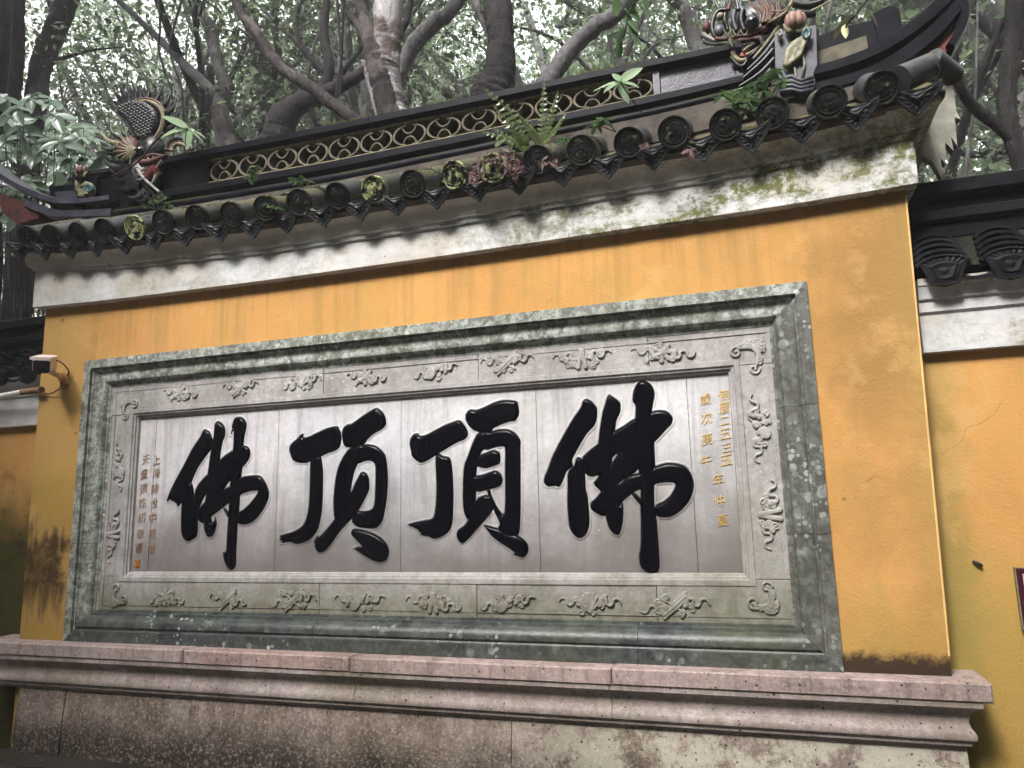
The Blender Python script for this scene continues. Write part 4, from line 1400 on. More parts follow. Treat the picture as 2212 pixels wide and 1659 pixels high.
def ridge_bar(name, prof, x0, x1, mat, seg=24, smooth=False):
    rows = []
    for q in np.linspace(x0, x1, seg):
        rows.append([(q, y, rh(q, h)) for y, h in prof])
    mb = MB().grid(rows, 0, True)
    for r in (rows[0], rows[-1]):
        mb.add(r, [tuple(range(len(r)))])
    return mb.build(name, mat, roof, smooth=smooth)


barrel = [(0.205 - 0.070 * math.cos(a), 0.044 + 0.044 * math.sin(a)) for a in np.linspace(-0.9, math.pi / 2, 9)] + [(0.36, 0.088), (0.36, -0.02)]
ridge_bar('ridge_bed', [(0.150, -0.16), (0.146, 0.03), (0.36, 0.03), (0.36, -0.16)], -4.10, 0.70, 'roof_earth')
ridge_bar('ridge_barrel', barrel, -4.05, 0.62, 'ridge_brick', smooth=40)
low = [(0.138, 0.106), (0.138, 0.148), (0.148, 0.156), (0.36, 0.156), (0.36, 0.084), (0.19, 0.084), (0.16, 0.098)]
ridge_bar('ridge_lower_board', low, RX0, RX1, 'ridge_brick', smooth=30)
LX0, LX1 = P(462, 370, 0.2).x, P(1412, 170, 0.2).x
H0, H1 = 0.156, 0.335
ridge_bar('lattice_sill', [(0.158, H0), (0.158, H0 + 0.011), (0.34, H0 + 0.011), (0.34, H0)], LX0, LX1, 'ledge_ochre')
ridge_bar('lattice_head', [(0.158, H1 - 0.022), (0.158, H1 - 0.009), (0.34, H1 - 0.009), (0.34, H1 - 0.022)], LX0, LX1, 'ledge_ochre')
ridge_bar('lattice_back', [(0.275, H0 + 0.001), (0.275, H1 - 0.01), (0.33, H1 - 0.01), (0.33, H0 + 0.001)], LX0, LX1, 'lattice_inside')
topb = [(0.122, 0.342), (0.122, 0.382), (0.138, 0.39), (0.355, 0.39), (0.370, 0.382), (0.370, 0.342), (0.33, 0.326), (0.165, 0.326)]
nb = 7
for i in range(nb):
    a0 = RX0 + (RX1 - RX0) * i / nb
    a1 = RX0 + (RX1 - RX0) * (i + 1) / nb
    ridge_bar('ridge_top_board', topb, a0 + 0.0015, a1 - 0.0015, 'ridge_brick', seg=5, smooth=30)
# solid panels at both ends of the lattice
for x0, x1, mt in ((RX0, LX0, 'ridge_brick'), (LX1, RX1, 'ridge_panel')):
    ridge_bar('ridge_panel', [(0.175, H0), (0.175, H1 - 0.009), (0.34, H1 - 0.009), (0.34, H0)], x0 + 0.03, x1 - 0.03, mt, seg=4)
    for xx in (x0, x1 - 0.034):
        ridge_bar('ridge_stile', [(0.156, H0), (0.156, H1 - 0.009), (0.34, H1 - 0.009), (0.34, H0)], xx, xx + 0.034, mt, seg=2)


# lattice of half round tiles
def arc_mesh():
    mb = MB()
    n = 12
    ro, ri, dp = 0.060, 0.0495, 0.108
    rows = []
    for r, y in ((ri, dp), (ri, 0.004), (ri + 0.002, 0), (ro - 0.002, 0), (ro, 0.004), (ro, dp)):
        rows.append([(r * math.cos(a), y, r * math.sin(a)) for a in np.linspace(0, math.pi, n)])
    mb.grid(rows[1:5], 0)
    mb.grid(rows[:2], 1)
    mb.grid(rows[4:], 1)
    me = bpy.data.meshes.new('lattice_tile')
    me.from_pydata(mb.v, [], mb.f)
    me.materials.append(M['lattice_ochre'])
    me.materials.append(M['lattice_inside'])
    me.polygons.foreach_set('material_index', mb.k)
    me.polygons.foreach_set('use_smooth', [True] * len(me.polygons))
    return me


AM = arc_mesh()
units = 13
uw = (LX1 - LX0) / units
for i in range(units):
    cx = LX0 + uw * (i + 0.5)
    lo_, hi_ = rh(cx, H0 + 0.011), rh(cx, H1 - 0.022)
    A_ = hi_ - lo_
    j = lambda: rr.uniform(-.004, .004)
    kz = A_ * 0.47 / 0.060
    kx = uw * 0.40 / 0.060
    zc_ = lo_ + A_ * 0.47
    place(AM, 'lattice_tile', (cx - uw * 0.10, 0.162, zc_ + j()), (0, -HP, 0), (kz, 1, kx))
    place(AM, 'lattice_tile', (cx + uw * 0.10, 0.163, zc_ + j()), (0, HP, 0), (kz, 1, kx))
    place(AM, 'lattice_tile', (cx + j(), 0.1645, hi_ - A_ * 0.03), (0, math.pi, 0), (uw * 0.235 / 0.06, 1, A_ * 0.46 / 0.06))
    place(AM, 'lattice_tile', (cx + j(), 0.166, lo_ + 0.0005), (0, 0, 0), (uw * 0.21 / 0.06, 1, A_ * 0.45 / 0.06))

# upswept ends ------------------------------------------------------------
def swoop(pxs, y, prof_r, name, mat, flat=1.0):
    pass


def px_path(pts, y):
    return [P(a, b_, y) for a, b_ in pts]


def dense(pts, n=5):
    """Catmull-Rom through the points"""
    pts = [Vector(p) for p in pts]
    out = []
    for i in range(len(pts) - 1):
        p0, p1, p2, p3 = pts[max(i - 1, 0)], pts[i], pts[i + 1], pts[min(i + 2, len(pts) - 1)]
        for k in range(n):
            t = k / n
            out.append(0.5 * ((2 * p1) + (-p0 + p2) * t + (2 * p0 - 5 * p1 + 4 * p2 - p3) * t * t + (-p0 + 3 * p1 - 3 * p2 + p3) * t ** 3))
    out.append(pts[-1])
    return out


def sweep(name, path, half_w, half_h, yc, mat, smooth=30):
    """a board of box section following a path in the x-z plane"""
    pts = dense(path)
    rows = []
    for i, p in enumerate(pts):
        d = pts[min(i + 1, len(pts) - 1)] - pts[max(i - 1, 0)]
        d = Vector((d.x, 0, d.z)).normalized()
        nrm = Vector((-d.z, 0, d.x))
        h = half_h[0] + (half_h[1] - half_h[0]) * i / (len(pts) - 1)
        rows.append([(p.x + nrm.x * a * h, yc + bb * half_w, p.z + nrm.z * a * h) for a, bb in ((-1, -0.8), (-0.7, -1), (0.7, -1), (1, -0.8), (1, 0.8), (0.7, 1), (-0.7, 1), (-1, 0.8))])
    mb = MB().grid(rows, 0, True)
    for r in (rows[0], rows[-1]):
        mb.add(r, [tuple(range(len(r)))])
    return mb.build(name, mat, roof, smooth=smooth)


# right hand end
yr = 0.22
sweep('upswept_board', px_path([(1700, 188), (1790, 170), (1880, 138), (1945, 100), (2010, 48), (2060, -8), (2095, -60)], yr), 0.115, (0.030, 0.045), yr, 'ridge_brick')
sweep('upswept_ridge_tile', px_path([(1690, 232), (1790, 208), (1880, 180), (1950, 140), (2010, 92), (2055, 40), (2072, 26)], yr), 0.10, (0.048, 0.040), yr, 'ridge_brick')
sweep('upswept_tip_band', px_path([(2068, 30), (2076, 45), (2072, 70), (2060, 95), (2046, 118)], yr - 0.02), 0.085, (0.024, 0.020), yr - 0.02, 'ridge_brick')
mb = MB()
poly = [P(a, b_, yr - 0.04) for a, b_ in [(1925, 160), (1975, 125), (2030, 70), (2064, 45), (2060, 90), (2040, 120), (2010, 130), (1965, 165), (1935, 180)]]
mb.prism([(p.x, p.z) for p in poly][::-1], yr - 0.06, yr + 0.06)
mb.build('red_infill', 'red_render', roof)
mb = MB()
poly = [P(a, b_, yr - 0.10) for a, b_ in [(1700, 215), (1800, 190), (1895, 160), (1900, 190), (1800, 232), (1700, 262)]]
mb.prism([(p.x, p.z) for p in poly][::-1], yr - 0.10, yr + 0.02)
mb.build('verge_infill', 'roof_earth', roof)
# corner tiles at the right verge
c0, c1 = P(1945, 172, -0.20), P(2010, 143, -0.14)
MB().tube([c0, c1], [0.060, 0.056], 14).build('verge_tile', 'tile_round', roof, smooth=40)
c2, c3 = P(2012, 128, -0.15), P(2062, 165, -0.05)
MB().tube([c2, c3], [0.050, 0.046], 14).build('verge_tile', 'tile_round', roof, smooth=40)
MB().tube([P(2014, 150, -0.17), P(2019, 147, -0.165)], [0.030, 0.026], 12).build('verge_disc', 'tile_disc', roof, smooth=40)
# hanging flame board under the right verge
fb = [(2012, 165), (2040, 172), (2058, 200), (2064, 245), (2073, 262), (2060, 258), (2066, 320), (2052, 300), (2058, 330), (2040, 312), (2040, 358), (2030, 345), (2035, 395), (2012, 352), (1990, 342), (1984, 366), (1978, 330), (1996, 290), (2008, 230)]
poly = [P(a, b_, 0.30) for a, b_ in fb]
MB().prism([(p.x, p.z) for p in poly][::-1], 0.28, 0.33).build('hanging_flame_board', 'fish_board', roof)
# framed box ends of the ridge, beyond the ornaments
def box_end(pts, y, nm='ridge_end_box'):
    mb = MB()
    q = [P(a, b_, y) for a, b_ in pts]
    mb.prism([(p.x, p.z) for p in q][::-1], y, y + 0.22)
    mb.build(nm, 'ridge_brick', roof)


box_end([(1745, 84), (1888, 42), (1900, 118), (1860, 150), (1760, 178)], 0.18)
box_end([(1885, 28), (1922, 12), (1942, 18), (1950, 62), (1925, 80), (1900, 96)], 0.16, 'ridge_end_cap')
q = [P(a, b_, 0.155) for a, b_ in [(1762, 108), (1872, 72), (1880, 118), (1768, 152)]]
MB().prism([(p.x, p.z) for p in q][::-1], 0.172, 0.20).build('recessed_panel', 'lattice_inside', roof)
# left hand end
sweep('upswept_board', px_path([(265, 440), (200, 447), (150, 446), (110, 434), (60, 412), (0, 372), (-60, 320)], yr), 0.115, (0.022, 0.03), yr, 'ridge_panel')
sweep('upswept_ridge_tile', px_path([(265, 470), (200, 472), (150, 472), (110, 462), (80, 448)], yr), 0.10, (0.034, 0.030), yr, 'ridge_panel')
q = [P(a, b_, yr) for a, b_ in [(10, 420), (60, 440), (110, 462), (105, 480), (60, 492), (30, 470)]]
MB().prism([(p.x, p.z) for p in q][::-1], yr - 0.08, yr + 0.08).build('red_infill', 'dragon_red', roof)
outer = [(106, 402), (168, 398), (168, 452), (110, 450)]
box_end(outer, 0.20)
q = [P(a, b_, 0.19) for a, b_ in [(118, 414), (164, 411), (164, 446), (122, 445)]]
MB().prism([(p.x, p.z) for p in q][::-1], 0.193, 0.22).build('recessed_panel', 'ridge_panel', roof)
q = [P(a, b_, 0.2) for a, b_ in [(190, 385), (355, 362), (362, 440), (200, 458)]]
MB().prism([(p.x, p.z) for p in q][::-1], 0.20, 0.36).build('ridge_panel', 'ridge_brick', roof)
MB().tube([P(190, 380, 0.19), P(250, 372, 0.19), P(352, 358, 0.19)], 0.035, 6).build('ridge_top_board', 'ridge_brick', roof)
q = [P(a, b_, 0.2) for a, b_ in [(1590, 98), (1770, 58), (1772, 190), (1600, 232)]]
MB().prism([(p.x, p.z) for p in q][::-1], 0.21, 0.36).build('ridge_panel', 'ridge_brick', roof)


# ================================================================== DRAGON ORNAMENTS
def horn(mb, pts, y, w0, w1, k=0, n=6, flat=1.0, yo=None):
    """tapering curved spike through picture points at depth y; widths in picture px"""
    ys = yo or [y] * len(pts)
    pp = dense([P(a, b_, yy) for (a, b_), yy in zip(pts, ys)], 4)
    N = len(pp)
    a, b_ = pts[0]
    r0, r1 = SZ(w0, a, b_, y) / 2, SZ(w1, a, b_, y) / 2
    mb.tube(pp, [r0 + (r1 - r0) * (i / (N - 1)) for i in range(N)], n, k, flat=flat)


def c1p(x, y):
    return (x * 0.27283, y * 0.27283)


DL = thing('dragon_ornament', 'glazed dragon with raised scaly fish tail on the left end of the ridge', 'roof ornament', tuple(P(310, 450, 0.22)), 'ridge dragons')
yd = 0.20
# tail: a broad scaled crescent
def puff(name, mat, polypx, y, thick, root, cell=0.004, R=0.04, pattern=None):
    pl = []
    for a_, b2 in polypx:
        p = P(a_, b2, y)
        pl.append((p.x, p.z))
    pl = smooth_poly(pl, 1)
    A_ = np.array(pl)
    x0, z0 = A_.min(0) - cell * 2
    x1, z1 = A_.max(0) + cell * 2
    gx = np.arange(x0, x1, cell)
    gz = np.arange(z0, z1, cell)
    GX, GZ = np.meshgrid(gx, gz, indexing='ij')
    D = poly_sdf(GX, GZ, pl)
    q = np.clip(D / R, 0, 1)
    Hh = thick * np.sqrt(np.clip(1 - (1 - q) ** 2, 0, 1))
    Hf = Hh + (pattern(GX, GZ) * q if pattern else 0)
    v1, f1 = march(gx, gz, D, Hf, y)
    v2, f2 = march(gx, gz, D, -Hh, y)
    n1 = len(v1)
    return rawmesh_at(name, v1 + v2, f1 + [tuple(i + n1 for i in f)[::-1] for f in f2], mat, root)


def rawmesh_at(name, v, f, mat, root):
    o = rawmesh(name, v, f, mat, root, True)
    o.location = -Vector(ROOT[root.name])
    return o


def scales_pattern(GX, GZ):
    c = P(*c1p(1120, 960), yd)
    u, w = (GX - c.x) / 0.030, (GZ - c.z) / 0.022
    u, w = u + 0.35 * w, w - 0.25 * u
    row = np.floor(w)
    fu = (u + 0.5 * (row % 2)) % 1.0 - 0.5
    fw = w - row
    d = np.sqrt((fu / 0.55) ** 2 + (1 - fw) ** 2)
    return 0.012 * np.clip(1.1 - d, -0.25, 1)


tl = [c1p(*p) for p in [(940, 868), (1000, 835), (1090, 800), (1180, 805), (1250, 850), (1290, 920), (1285, 1000), (1255, 1070), (1215, 1140), (1150, 1150), (1090, 1100), (1060, 1040), (1040, 1000), (990, 960), (955, 930)]]
puff('tail_body', 'dragon_dark', tl, yd, 0.055, DL, pattern=scales_pattern)
band = [c1p(1225, 1105), c1p(1262, 1050), c1p(1285, 980), c1p(1290, 910), c1p(1255, 845), c1p(1190, 805), c1p(1110, 800), c1p(1030, 825), c1p(950, 868)]
mb = MB()
horn(mb, band, yd - 0.045, 11, 5, n=7)
mb.build('tail_band', 'dragon_cream', DL, smooth=50)
mb = MB()
horn(mb, [(a + 4, b_ - 5) for a, b_ in band[3:]], yd - 0.02, 8, 5, n=6)
mb.build('tail_band', 'dragon_red', DL, smooth=50)
fin = [c1p(*p) for p in [(945, 860), (893, 800), (945, 815), (915, 748), (975, 785), (960, 690), (1010, 675), (1030, 740), (1045, 655), (1100, 735), (1105, 690), (1140, 735), (1158, 645), (1205, 745), (1280, 672), (1280, 790), (1345, 725), (1330, 850), (1395, 775), (1350, 930), (1430, 858), (1375, 990), (1400, 960), (1350, 1050), (1280, 1060), (1290, 930), (1240, 840), (1120, 800), (1020, 825)]]
puff('crest_fin', 'dragon_dark', fin, yd + 0.02, 0.022, DL, R=0.02)
for base, mid, tip in [((955, 862), (930, 820), (893, 800)), ((985, 840), (960, 780), (915, 748)), ((1020, 822), (1010, 750), (950, 705)), ((1070, 808), (1070, 735), (1045, 655)),
                       ((1150, 800), (1175, 730), (1158, 645)), ((1215, 812), (1255, 750), (1280, 672)), ((1265, 850), (1320, 800), (1345, 725)), ((1290, 905), (1360, 860), (1395, 775)),
                       ((1300, 960), (1380, 930), (1430, 858)), ((1290, 1020), (1350, 1010), (1400, 960)), ((1010, 820), (960, 690), (1000, 676)), ((1110, 800), (1105, 720), (1085, 690))]:
    mb = MB()
    horn(mb, [c1p(*base), c1p(*mid), c1p(*tip)], yd - 0.01, 17, 2, n=6, flat=0.6)
    mb.build('crest_spine', 'dragon_dark', DL, smooth=50)
for base, mid, tip, cc in [((1060, 1100), (980, 1060), (965, 955), 'dragon_dark'), ((1110, 1090), (1050, 1020), (1045, 960), 'dragon_dark'), ((1000, 1120), (900, 1060), (870, 985), 'dragon_dark'),
                           ((960, 1150), (850, 1110), (795, 1040), 'dragon_cream'), ((930, 1190), (860, 1190), (800, 1160), 'dragon_dark'), ((930, 1220), (880, 1220), (815, 1200), 'dragon_dark')]:
    mb = MB()
    horn(mb, [c1p(*base), c1p(*mid), c1p(*tip)], yd - 0.04, 15, 3, n=7)
    mb.build('mane_lock', cc, DL, smooth=50)
# head: round cheek with radiating cream flames, eye, jaws
mb = MB()
cc = P(*c1p(1020, 1190), yd - 0.05)
mb.ball(cc, SZ(30, 280, 320, yd), n=14, sy=0.6)
mb.build('cheek', 'dragon_red', DL, smooth=50)
for k in range(9):
    a = math.radians(95 + k * 23)
    mb = MB()
    b0 = (1075 + 10 * math.cos(a), 1195 - 10 * math.sin(a))
    b1 = (1030 + 60 * math.cos(a), 1190 - 60 * math.sin(a))
    b2 = (1010 + 112 * math.cos(a), 1185 - 118 * math.sin(a))
    horn(mb, [c1p(*b0), c1p(*b1), c1p(*b2)], yd - 0.10, 8, 2, n=6)
    mb.build('flame_lock', 'dragon_cream', DL, smooth=50)
mb = MB()
mb.ball(P(*c1p(1115, 1195), yd - 0.12), SZ(10, 300, 320, yd), n=12)
mb.build('eye', 'eye_black', DL, smooth=True)
mb = MB()
mb.ball(P(*c1p(1210, 1200), yd - 0.02), SZ(30, 330, 320, yd), n=14, sy=0.8, sz=1.15)
mb.build('head', 'dragon_dark', DL, smooth=50)
for pts, w0, w1, cc in [([(1120, 1290), (1200, 1280), (1330, 1230)], 18, 10, 'dragon_red'), ([(1130, 1260), (1200, 1225), (1290, 1235)], 10, 5, 'dragon_red'),
                        ([(1240, 1340), (1200, 1370), (1170, 1410)], 26, 14, 'dragon_scarlet'),
                        ([(1285, 1275), (1250, 1310), (1230, 1350)], 9, 2, 'dragon_white'), ([(1245, 1370), (1225, 1420), (1200, 1460)], 12, 4, 'dragon_white'),
                        ([(1090, 1340), (1130, 1400), (1180, 1450), (1260, 1520)], 9, 6, 'dragon_white'), ([(1150, 1335), (1120, 1350), (1095, 1340)], 8, 2, 'dragon_white'),
                        ([(1150, 1370), (1110, 1385), (1085, 1380)], 8, 2, 'dragon_white'), ([(1160, 1400), (1120, 1420), (1090, 1425)], 8, 2, 'dragon_white'),
                        ([(1180, 1300), (1175, 1250), (1165, 1225)], 7, 1, 'dragon_cream'), ([(1215, 1290), (1215, 1245), (1210, 1215)], 7, 1, 'dragon_cream')]:
    mb = MB()
    horn(mb, [c1p(*p) for p in pts], yd - 0.12, w0, w1, n=8)
    mb.build({'dragon_red': 'lip', 'dragon_scarlet': 'tongue', 'dragon_white': 'fang', 'dragon_cream': 'tooth'}[cc], cc, DL, smooth=50)
# beard and claws sweeping down
for pts in [[(1000, 1290), (900, 1280), (830, 1250)], [(1020, 1320), (900, 1330), (825, 1280)], [(1040, 1350), (930, 1380), (850, 1330)], [(1060, 1390), (960, 1430), (890, 1400)],
            [(1100, 1440), (1010, 1500), (930, 1470)], [(1110, 1470), (1000, 1490), (925, 1490)], [(1150, 1500), (1080, 1560), (1005, 1555)], [(1190, 1520), (1130, 1590), (1080, 1585)],
            [(1230, 1540), (1200, 1600), (1170, 1600)], [(1260, 1530), (1290, 1580), (1250, 1600)], [(1080, 1340), (1160, 1480), (1280, 1580)], [(1040, 1400), (1120, 1540), (1260, 1590)]]:
    mb = MB()
    horn(mb, [c1p(*p) for p in pts], yd - 0.10, 15, 2, n=6, flat=0.6)
    mb.build('beard_lock', rr.choice(['dragon_dark', 'dragon_grey', 'dragon_dark']), DL, smooth=50)
mb = MB()
mb.ball(P(*c1p(1110, 1430), yd - 0.02), SZ(40, 300, 390, yd), n=14, sy=0.7, sz=1.4)
mb.build('neck', 'dragon_dark', DL, smooth=50)
# coiled arch to the right of the head
for r, w, cc in ((100, 14, 'dragon_dark'), (78, 9, 'dragon_red'), (60, 10, 'dragon_cream')):
    mb = MB()
    horn(mb, [c1p(1425 + r * math.cos(a), 1195 - r * 0.95 * math.sin(a)) for a in np.linspace(math.pi, 0.1, 8)], yd, w, w * 0.7, n=8)
    mb.build('coil', cc, DL, smooth=50)
# iron twig tied across the ornament
mb = MB()
horn(mb, [c1p(880, 1400), c1p(1080, 1290), c1p(1200, 1150), c1p(1290, 1050)], yd - 0.20, 4, 5, n=6)
tw = mb.build('fallen_twig', 'twig_brown', None, smooth=True)
tag(tw, 'dark bare twig lying across the left ridge dragon', 'twig')


def c2p(x, y):
    return (1426.4 + x * 0.19842, y * 0.19842)


DR = thing('dragon_ornament', 'large glazed dragon head with black eyeball biting the right end of the ridge', 'roof ornament', tuple(P(1690, 220, 0.2)), 'ridge dragons')
yd = 0.17


def dr(name, mat, pts, w0, w1, y=yd, n=8, flat=1.0):
    mb = MB()
    horn(mb, [c2p(*p) for p in pts], y, w0 * 0.19842 * 1.0, w1 * 0.19842, n=n, flat=flat)
    return mb.build(name, mat, DR, smooth=50)


def db(name, mat, c, r, y=yd, sx=1, sy=1, sz=1, n=14):
    mb = MB()
    mb.ball(P(*c2p(*c), y), SZ(r * 0.19842, *c2p(*c), y), n=n, sx=sx, sy=sy, sz=sz)
    return mb.build(name, mat, DR, smooth=50)


db('skull', 'dragon_dark', (1080, 230), 260, yd + 0.06, 1.2, 0.7, 0.85)
db('neck', 'dragon_dark', (1120, 560), 230, yd + 0.08, 1.0, 0.6, 1.1)
db('nose_tip', 'dragon_red', (505, 300), 62, yd, 0.8, 1, 1.2)
dr('nose_ring', 'dragon_dark', [(720, 110), (640, 115), (590, 180), (565, 280), (580, 370), (640, 420), (710, 400)], 52, 48, yd - 0.04)
db('nostril_pad', 'dragon_grey', (642, 330), 70, yd - 0.05, 0.9, 0.6, 1.05)
db('nostril_ball', 'dragon_cream', (652, 180), 42, yd - 0.07)
for i, x in enumerate((735, 830, 915)):
    dr('snout_fold', 'dragon_grey' if i % 2 else 'dragon_dark', [(x - 20, 120), (x - 35, 220), (x, 330)], 60, 46, yd - 0.03)
    dr('lip_scallop', 'dragon_cream', [(x - 45, 320), (x, 385), (x + 45, 318)], 14, 10, yd - 0.07)
dr('upper_lip', 'dragon_red', [(600, 425), (720, 425), (860, 395), (1000, 385), (1120, 330)], 52, 40, yd - 0.05)
dr('upper_gum', 'dragon_red', [(850, 450), (960, 430), (1080, 420)], 70, 60, yd)
dr('front_tooth', 'dragon_white', [(460, 380), (530, 415), (640, 455)], 70, 26, yd - 0.03)
dr('front_tooth', 'dragon_dark', [(470, 455), (560, 485), (720, 480)], 34, 16, yd - 0.02)
dr('fang', 'dragon_cream', [(770, 430), (765, 470), (790, 515)], 66, 8, yd - 0.07)
db('eyeball', 'eye_black', (1000, 250), 78, yd - 0.10)
dr('eye_rim', 'dragon_grey', [(1030, 160), (1085, 200), (1095, 280), (1060, 340)], 50, 40, yd - 0.06)
for pts in [[(1120, 260), (1120, 150), (1010, 60), (960, 0)], [(1150, 250), (1170, 120), (1080, 20), (1060, -40)], [(1190, 240), (1230, 120), (1180, 20), (1190, -60)], [(1210, 260), (1300, 160), (1290, 60), (1320, -20)]]:
    dr('brow_flame', 'dragon_red', pts, 92, 10, yd - 0.06)
    dr('brow_edge', 'dragon_cream', [(p[0] - 42 + 8 * i, p[1] - 4) for i, p in enumerate(pts)], 13, 8, yd - 0.10)
dr('mouth_corner', 'dragon_red', [(1110, 330), (1180, 250), (1200, 180)], 80, 40, yd - 0.05)
dr('cheek_horn', 'dragon_cream', [(1190, 240), (1330, 160), (1430, 30), (1440, -70)], 34, 46, yd - 0.08)
dr('cheek_horn', 'dragon_cream', [(1215, 120), (1320, 120), (1400, 60)], 22, 10, yd - 0.09)
for pts in [[(740, 110), (760, 20), (720, -60)], [(850, 110), (830, 20), (760, -70)], [(900, 120), (870, 60), (900, -50)], [(640, 100), (620, 60), (590, 0)], [(690, 90), (700, 40), (670, -40)]]:
    dr('brow_lock', rr.choice(['dragon_red', 'dragon_grey', 'dragon_dark']), pts, 60, 10, yd - 0.02)
dr('ear', 'dragon_dark', [(1450, 40), (1600, 60), (1750, 20), (1790, -50)], 90, 60, yd + 0.04)
dr('ear', 'dragon_cream', [(1640, 120), (1760, 60), (1850, 10)], 26, 18, yd + 0.02)
dr('rear_crest', 'dragon_dark', [(1480, 140), (1600, 150), (1690, 140)], 110, 90, yd + 0.06)
# lower jaw
dr('tongue', 'dragon_scarlet', [(900, 640), (930, 560), (960, 500)], 120, 30, yd - 0.02)
for pts in [[(930, 600), (1000, 560), (1080, 500)], [(900, 560), (960, 510), (1040, 470)]]:
    dr('jaw_flame', 'dragon_cream', pts, 40, 6, yd - 0.05)
dr('lower_lip', 'dragon_cream', [(790, 560), (810, 620), (870, 660), (940, 650)], 52, 56, yd - 0.03)
dr('lower_jaw', 'dragon_dark', [(770, 620), (830, 700), (900, 720), (960, 640), (1080, 520), (1200, 420)], 46, 40, yd - 0.03)
for k, pts in enumerate([[(1290, 290), (1150, 480), (1010, 640)], [(1260, 420), (1120, 600), (950, 760)], [(1230, 540), (1100, 680), (900, 850)], [(1240, 640), (1080, 800), (860, 940)], [(1200, 760), (1060, 900), (790, 1000)]]):
    dr('throat_lock', ['dragon_cream', 'dragon_grey', 'dragon_dark', 'dragon_dark', 'dragon_dark'][k], pts, 60, 26, yd - 0.05)
dr('jaw_post', 'dragon_grey', [(800, 470), (815, 560), (820, 640)], 50, 46, yd + 0.02)


# lotus finials ------------------------------------------------------------
def lotus(root, cx, cy, s, y, grey):
    """pier with carved lotus bud and leaf; s = picture px per unit"""
    def q(u, v):
        return P(cx + u * s, cy + v * s, y)
    mb = MB()
    outline = [(-0.52, -0.55), (0.52, -0.75), (0.55, 0.25), (0.45, 0.45), (0.5, 0.7), (0.42, 1.0), (-0.40, 1.12), (-0.38, 0.7), (-0.42, 0.5), (-0.50, 0.3)]
    pl = [q(*o) for o in outline]
    mb.prism([(p.x, p.z) for p in pl][::-1], y, y + 0.20)
    mb.build('pier', grey, root)
    # scrolled foot
    for k in range(4):
        mb = MB()
        mb.tube([q(-0.40, 0.66 + k * 0.10) + Vector((0, -0.012, 0)), q(-0.1, 0.60 + k * 0.11) + Vector((0, -0.02, 0)), q(0.12, 0.72 + k * 0.09) + Vector((0, -0.02, 0)), q(0.45, 0.60 + k * 0.1) + Vector((0, -0.012, 0))], 0.010, 6)
        mb.build('foot_scroll', grey, root, smooth=True)
    # bud petals
    for k in range(6):
        a = k * math.pi / 3
        b0 = q(0.0 + 0.06 * math.cos(a), -0.72)
        mb = MB()
        mb.ball((b0.x + 0.018 * math.cos(a), y - 0.035 + 0.02 * math.sin(a), b0.z + 0.004), SZ(0.20 * s, cx, cy, y), n=10, sx=0.6, sy=0.6, sz=1.1)
        mb.build('petal', 'lotus_pink', root, smooth=True)
    for u in (-0.3, 0.28):
        mb = MB()
        pts = [q(0, -0.5), q(u * 0.6, -0.52), q(u, -0.66)]
        mb.tube([p + Vector((0, -0.035, 0)) for p in pts], [0.012, 0.018, 0.006], 8, flat=0.5)
        mb.build('petal', 'dragon_cream', root, smooth=True)


def lotus_leaf(root, outline, y, mat, veins):
    c = Vector((0, 0, 0))
    pts = [P(a, b_, y) for a, b_ in outline]
    for p in pts:
        c += p
    c /= len(pts)
    mb = MB()
    rows = []
    for s, d in ((1.0, 0.0), (0.97, -0.012), (0.85, -0.016), (0.5, -0.006), (0.15, -0.014)):
        rows.append([(c.x + (p.x - c.x) * s, y + d - (0.008 if j % 2 and 0.4 < s < 0.9 else 0), c.z + (p.z - c.z) * s) for j, p in enumerate(pts)])
    mb.grid(rows, 0, True)
    mb.add(rows[-1], [tuple(range(len(pts)))])
    mb.build('lotus_leaf', mat, root, smooth=True)


L1 = thing('lotus_ornament', 'small pier with pink lotus bud over a yellow and teal leaf beside the left dragon', 'roof ornament', tuple(P(185, 470, 0.18)), 'lotus piers on the ridge')
lotus(L1, 185, 405, 44, 0.165, 'ridge_brick')
lotus_leaf(L1, [(165, 390), (176, 402), (188, 392), (200, 396), (207, 408), (206, 420), (197, 425), (190, 421), (184, 428), (172, 426), (170, 416), (164, 410)], 0.145, 'lotus_leaf_glaze', 5)
lotus_leaf(L1, [(186, 404), (196, 398), (204, 404), (203, 416), (194, 418), (188, 414)], 0.128, 'teal_glaze', 4)
L2 = thing('lotus_ornament', 'grey stone pier with lotus bud and curled leaf behind the right dragon', 'roof ornament', tuple(P(1720, 250, 0.1)), 'lotus piers on the ridge')
lotus(L2, 1718, 118, 86, 0.10, 'dragon_grey')
lotus_leaf(L2, [(1690, 142), (1697, 110), (1710, 92), (1727, 82), (1744, 70), (1748, 84), (1738, 106), (1732, 124), (1718, 134), (1706, 146), (1694, 148)], 0.082, 'lotus_leaf_glaze', 5)
lotus_leaf(L2, [(1730, 74), (1742, 60), (1754, 66), (1750, 84), (1738, 90)], 0.072, 'teal_glaze', 4)
lotus_leaf(L2, [(1676, 72), (1688, 66), (1692, 78), (1682, 84)], 0.08, 'dragon_white', 4)
mb = MB()
for pts in ([(1716, 146), (1720, 165), (1716, 178)], [(1734, 118), (1738, 140), (1732, 170)]):
    mb.tube([P(a, b_, 0.088) for a, b_ in pts], 0.006, 6)
mb.build('lotus_stem', 'lotus_leaf_glaze', L2, smooth=True)

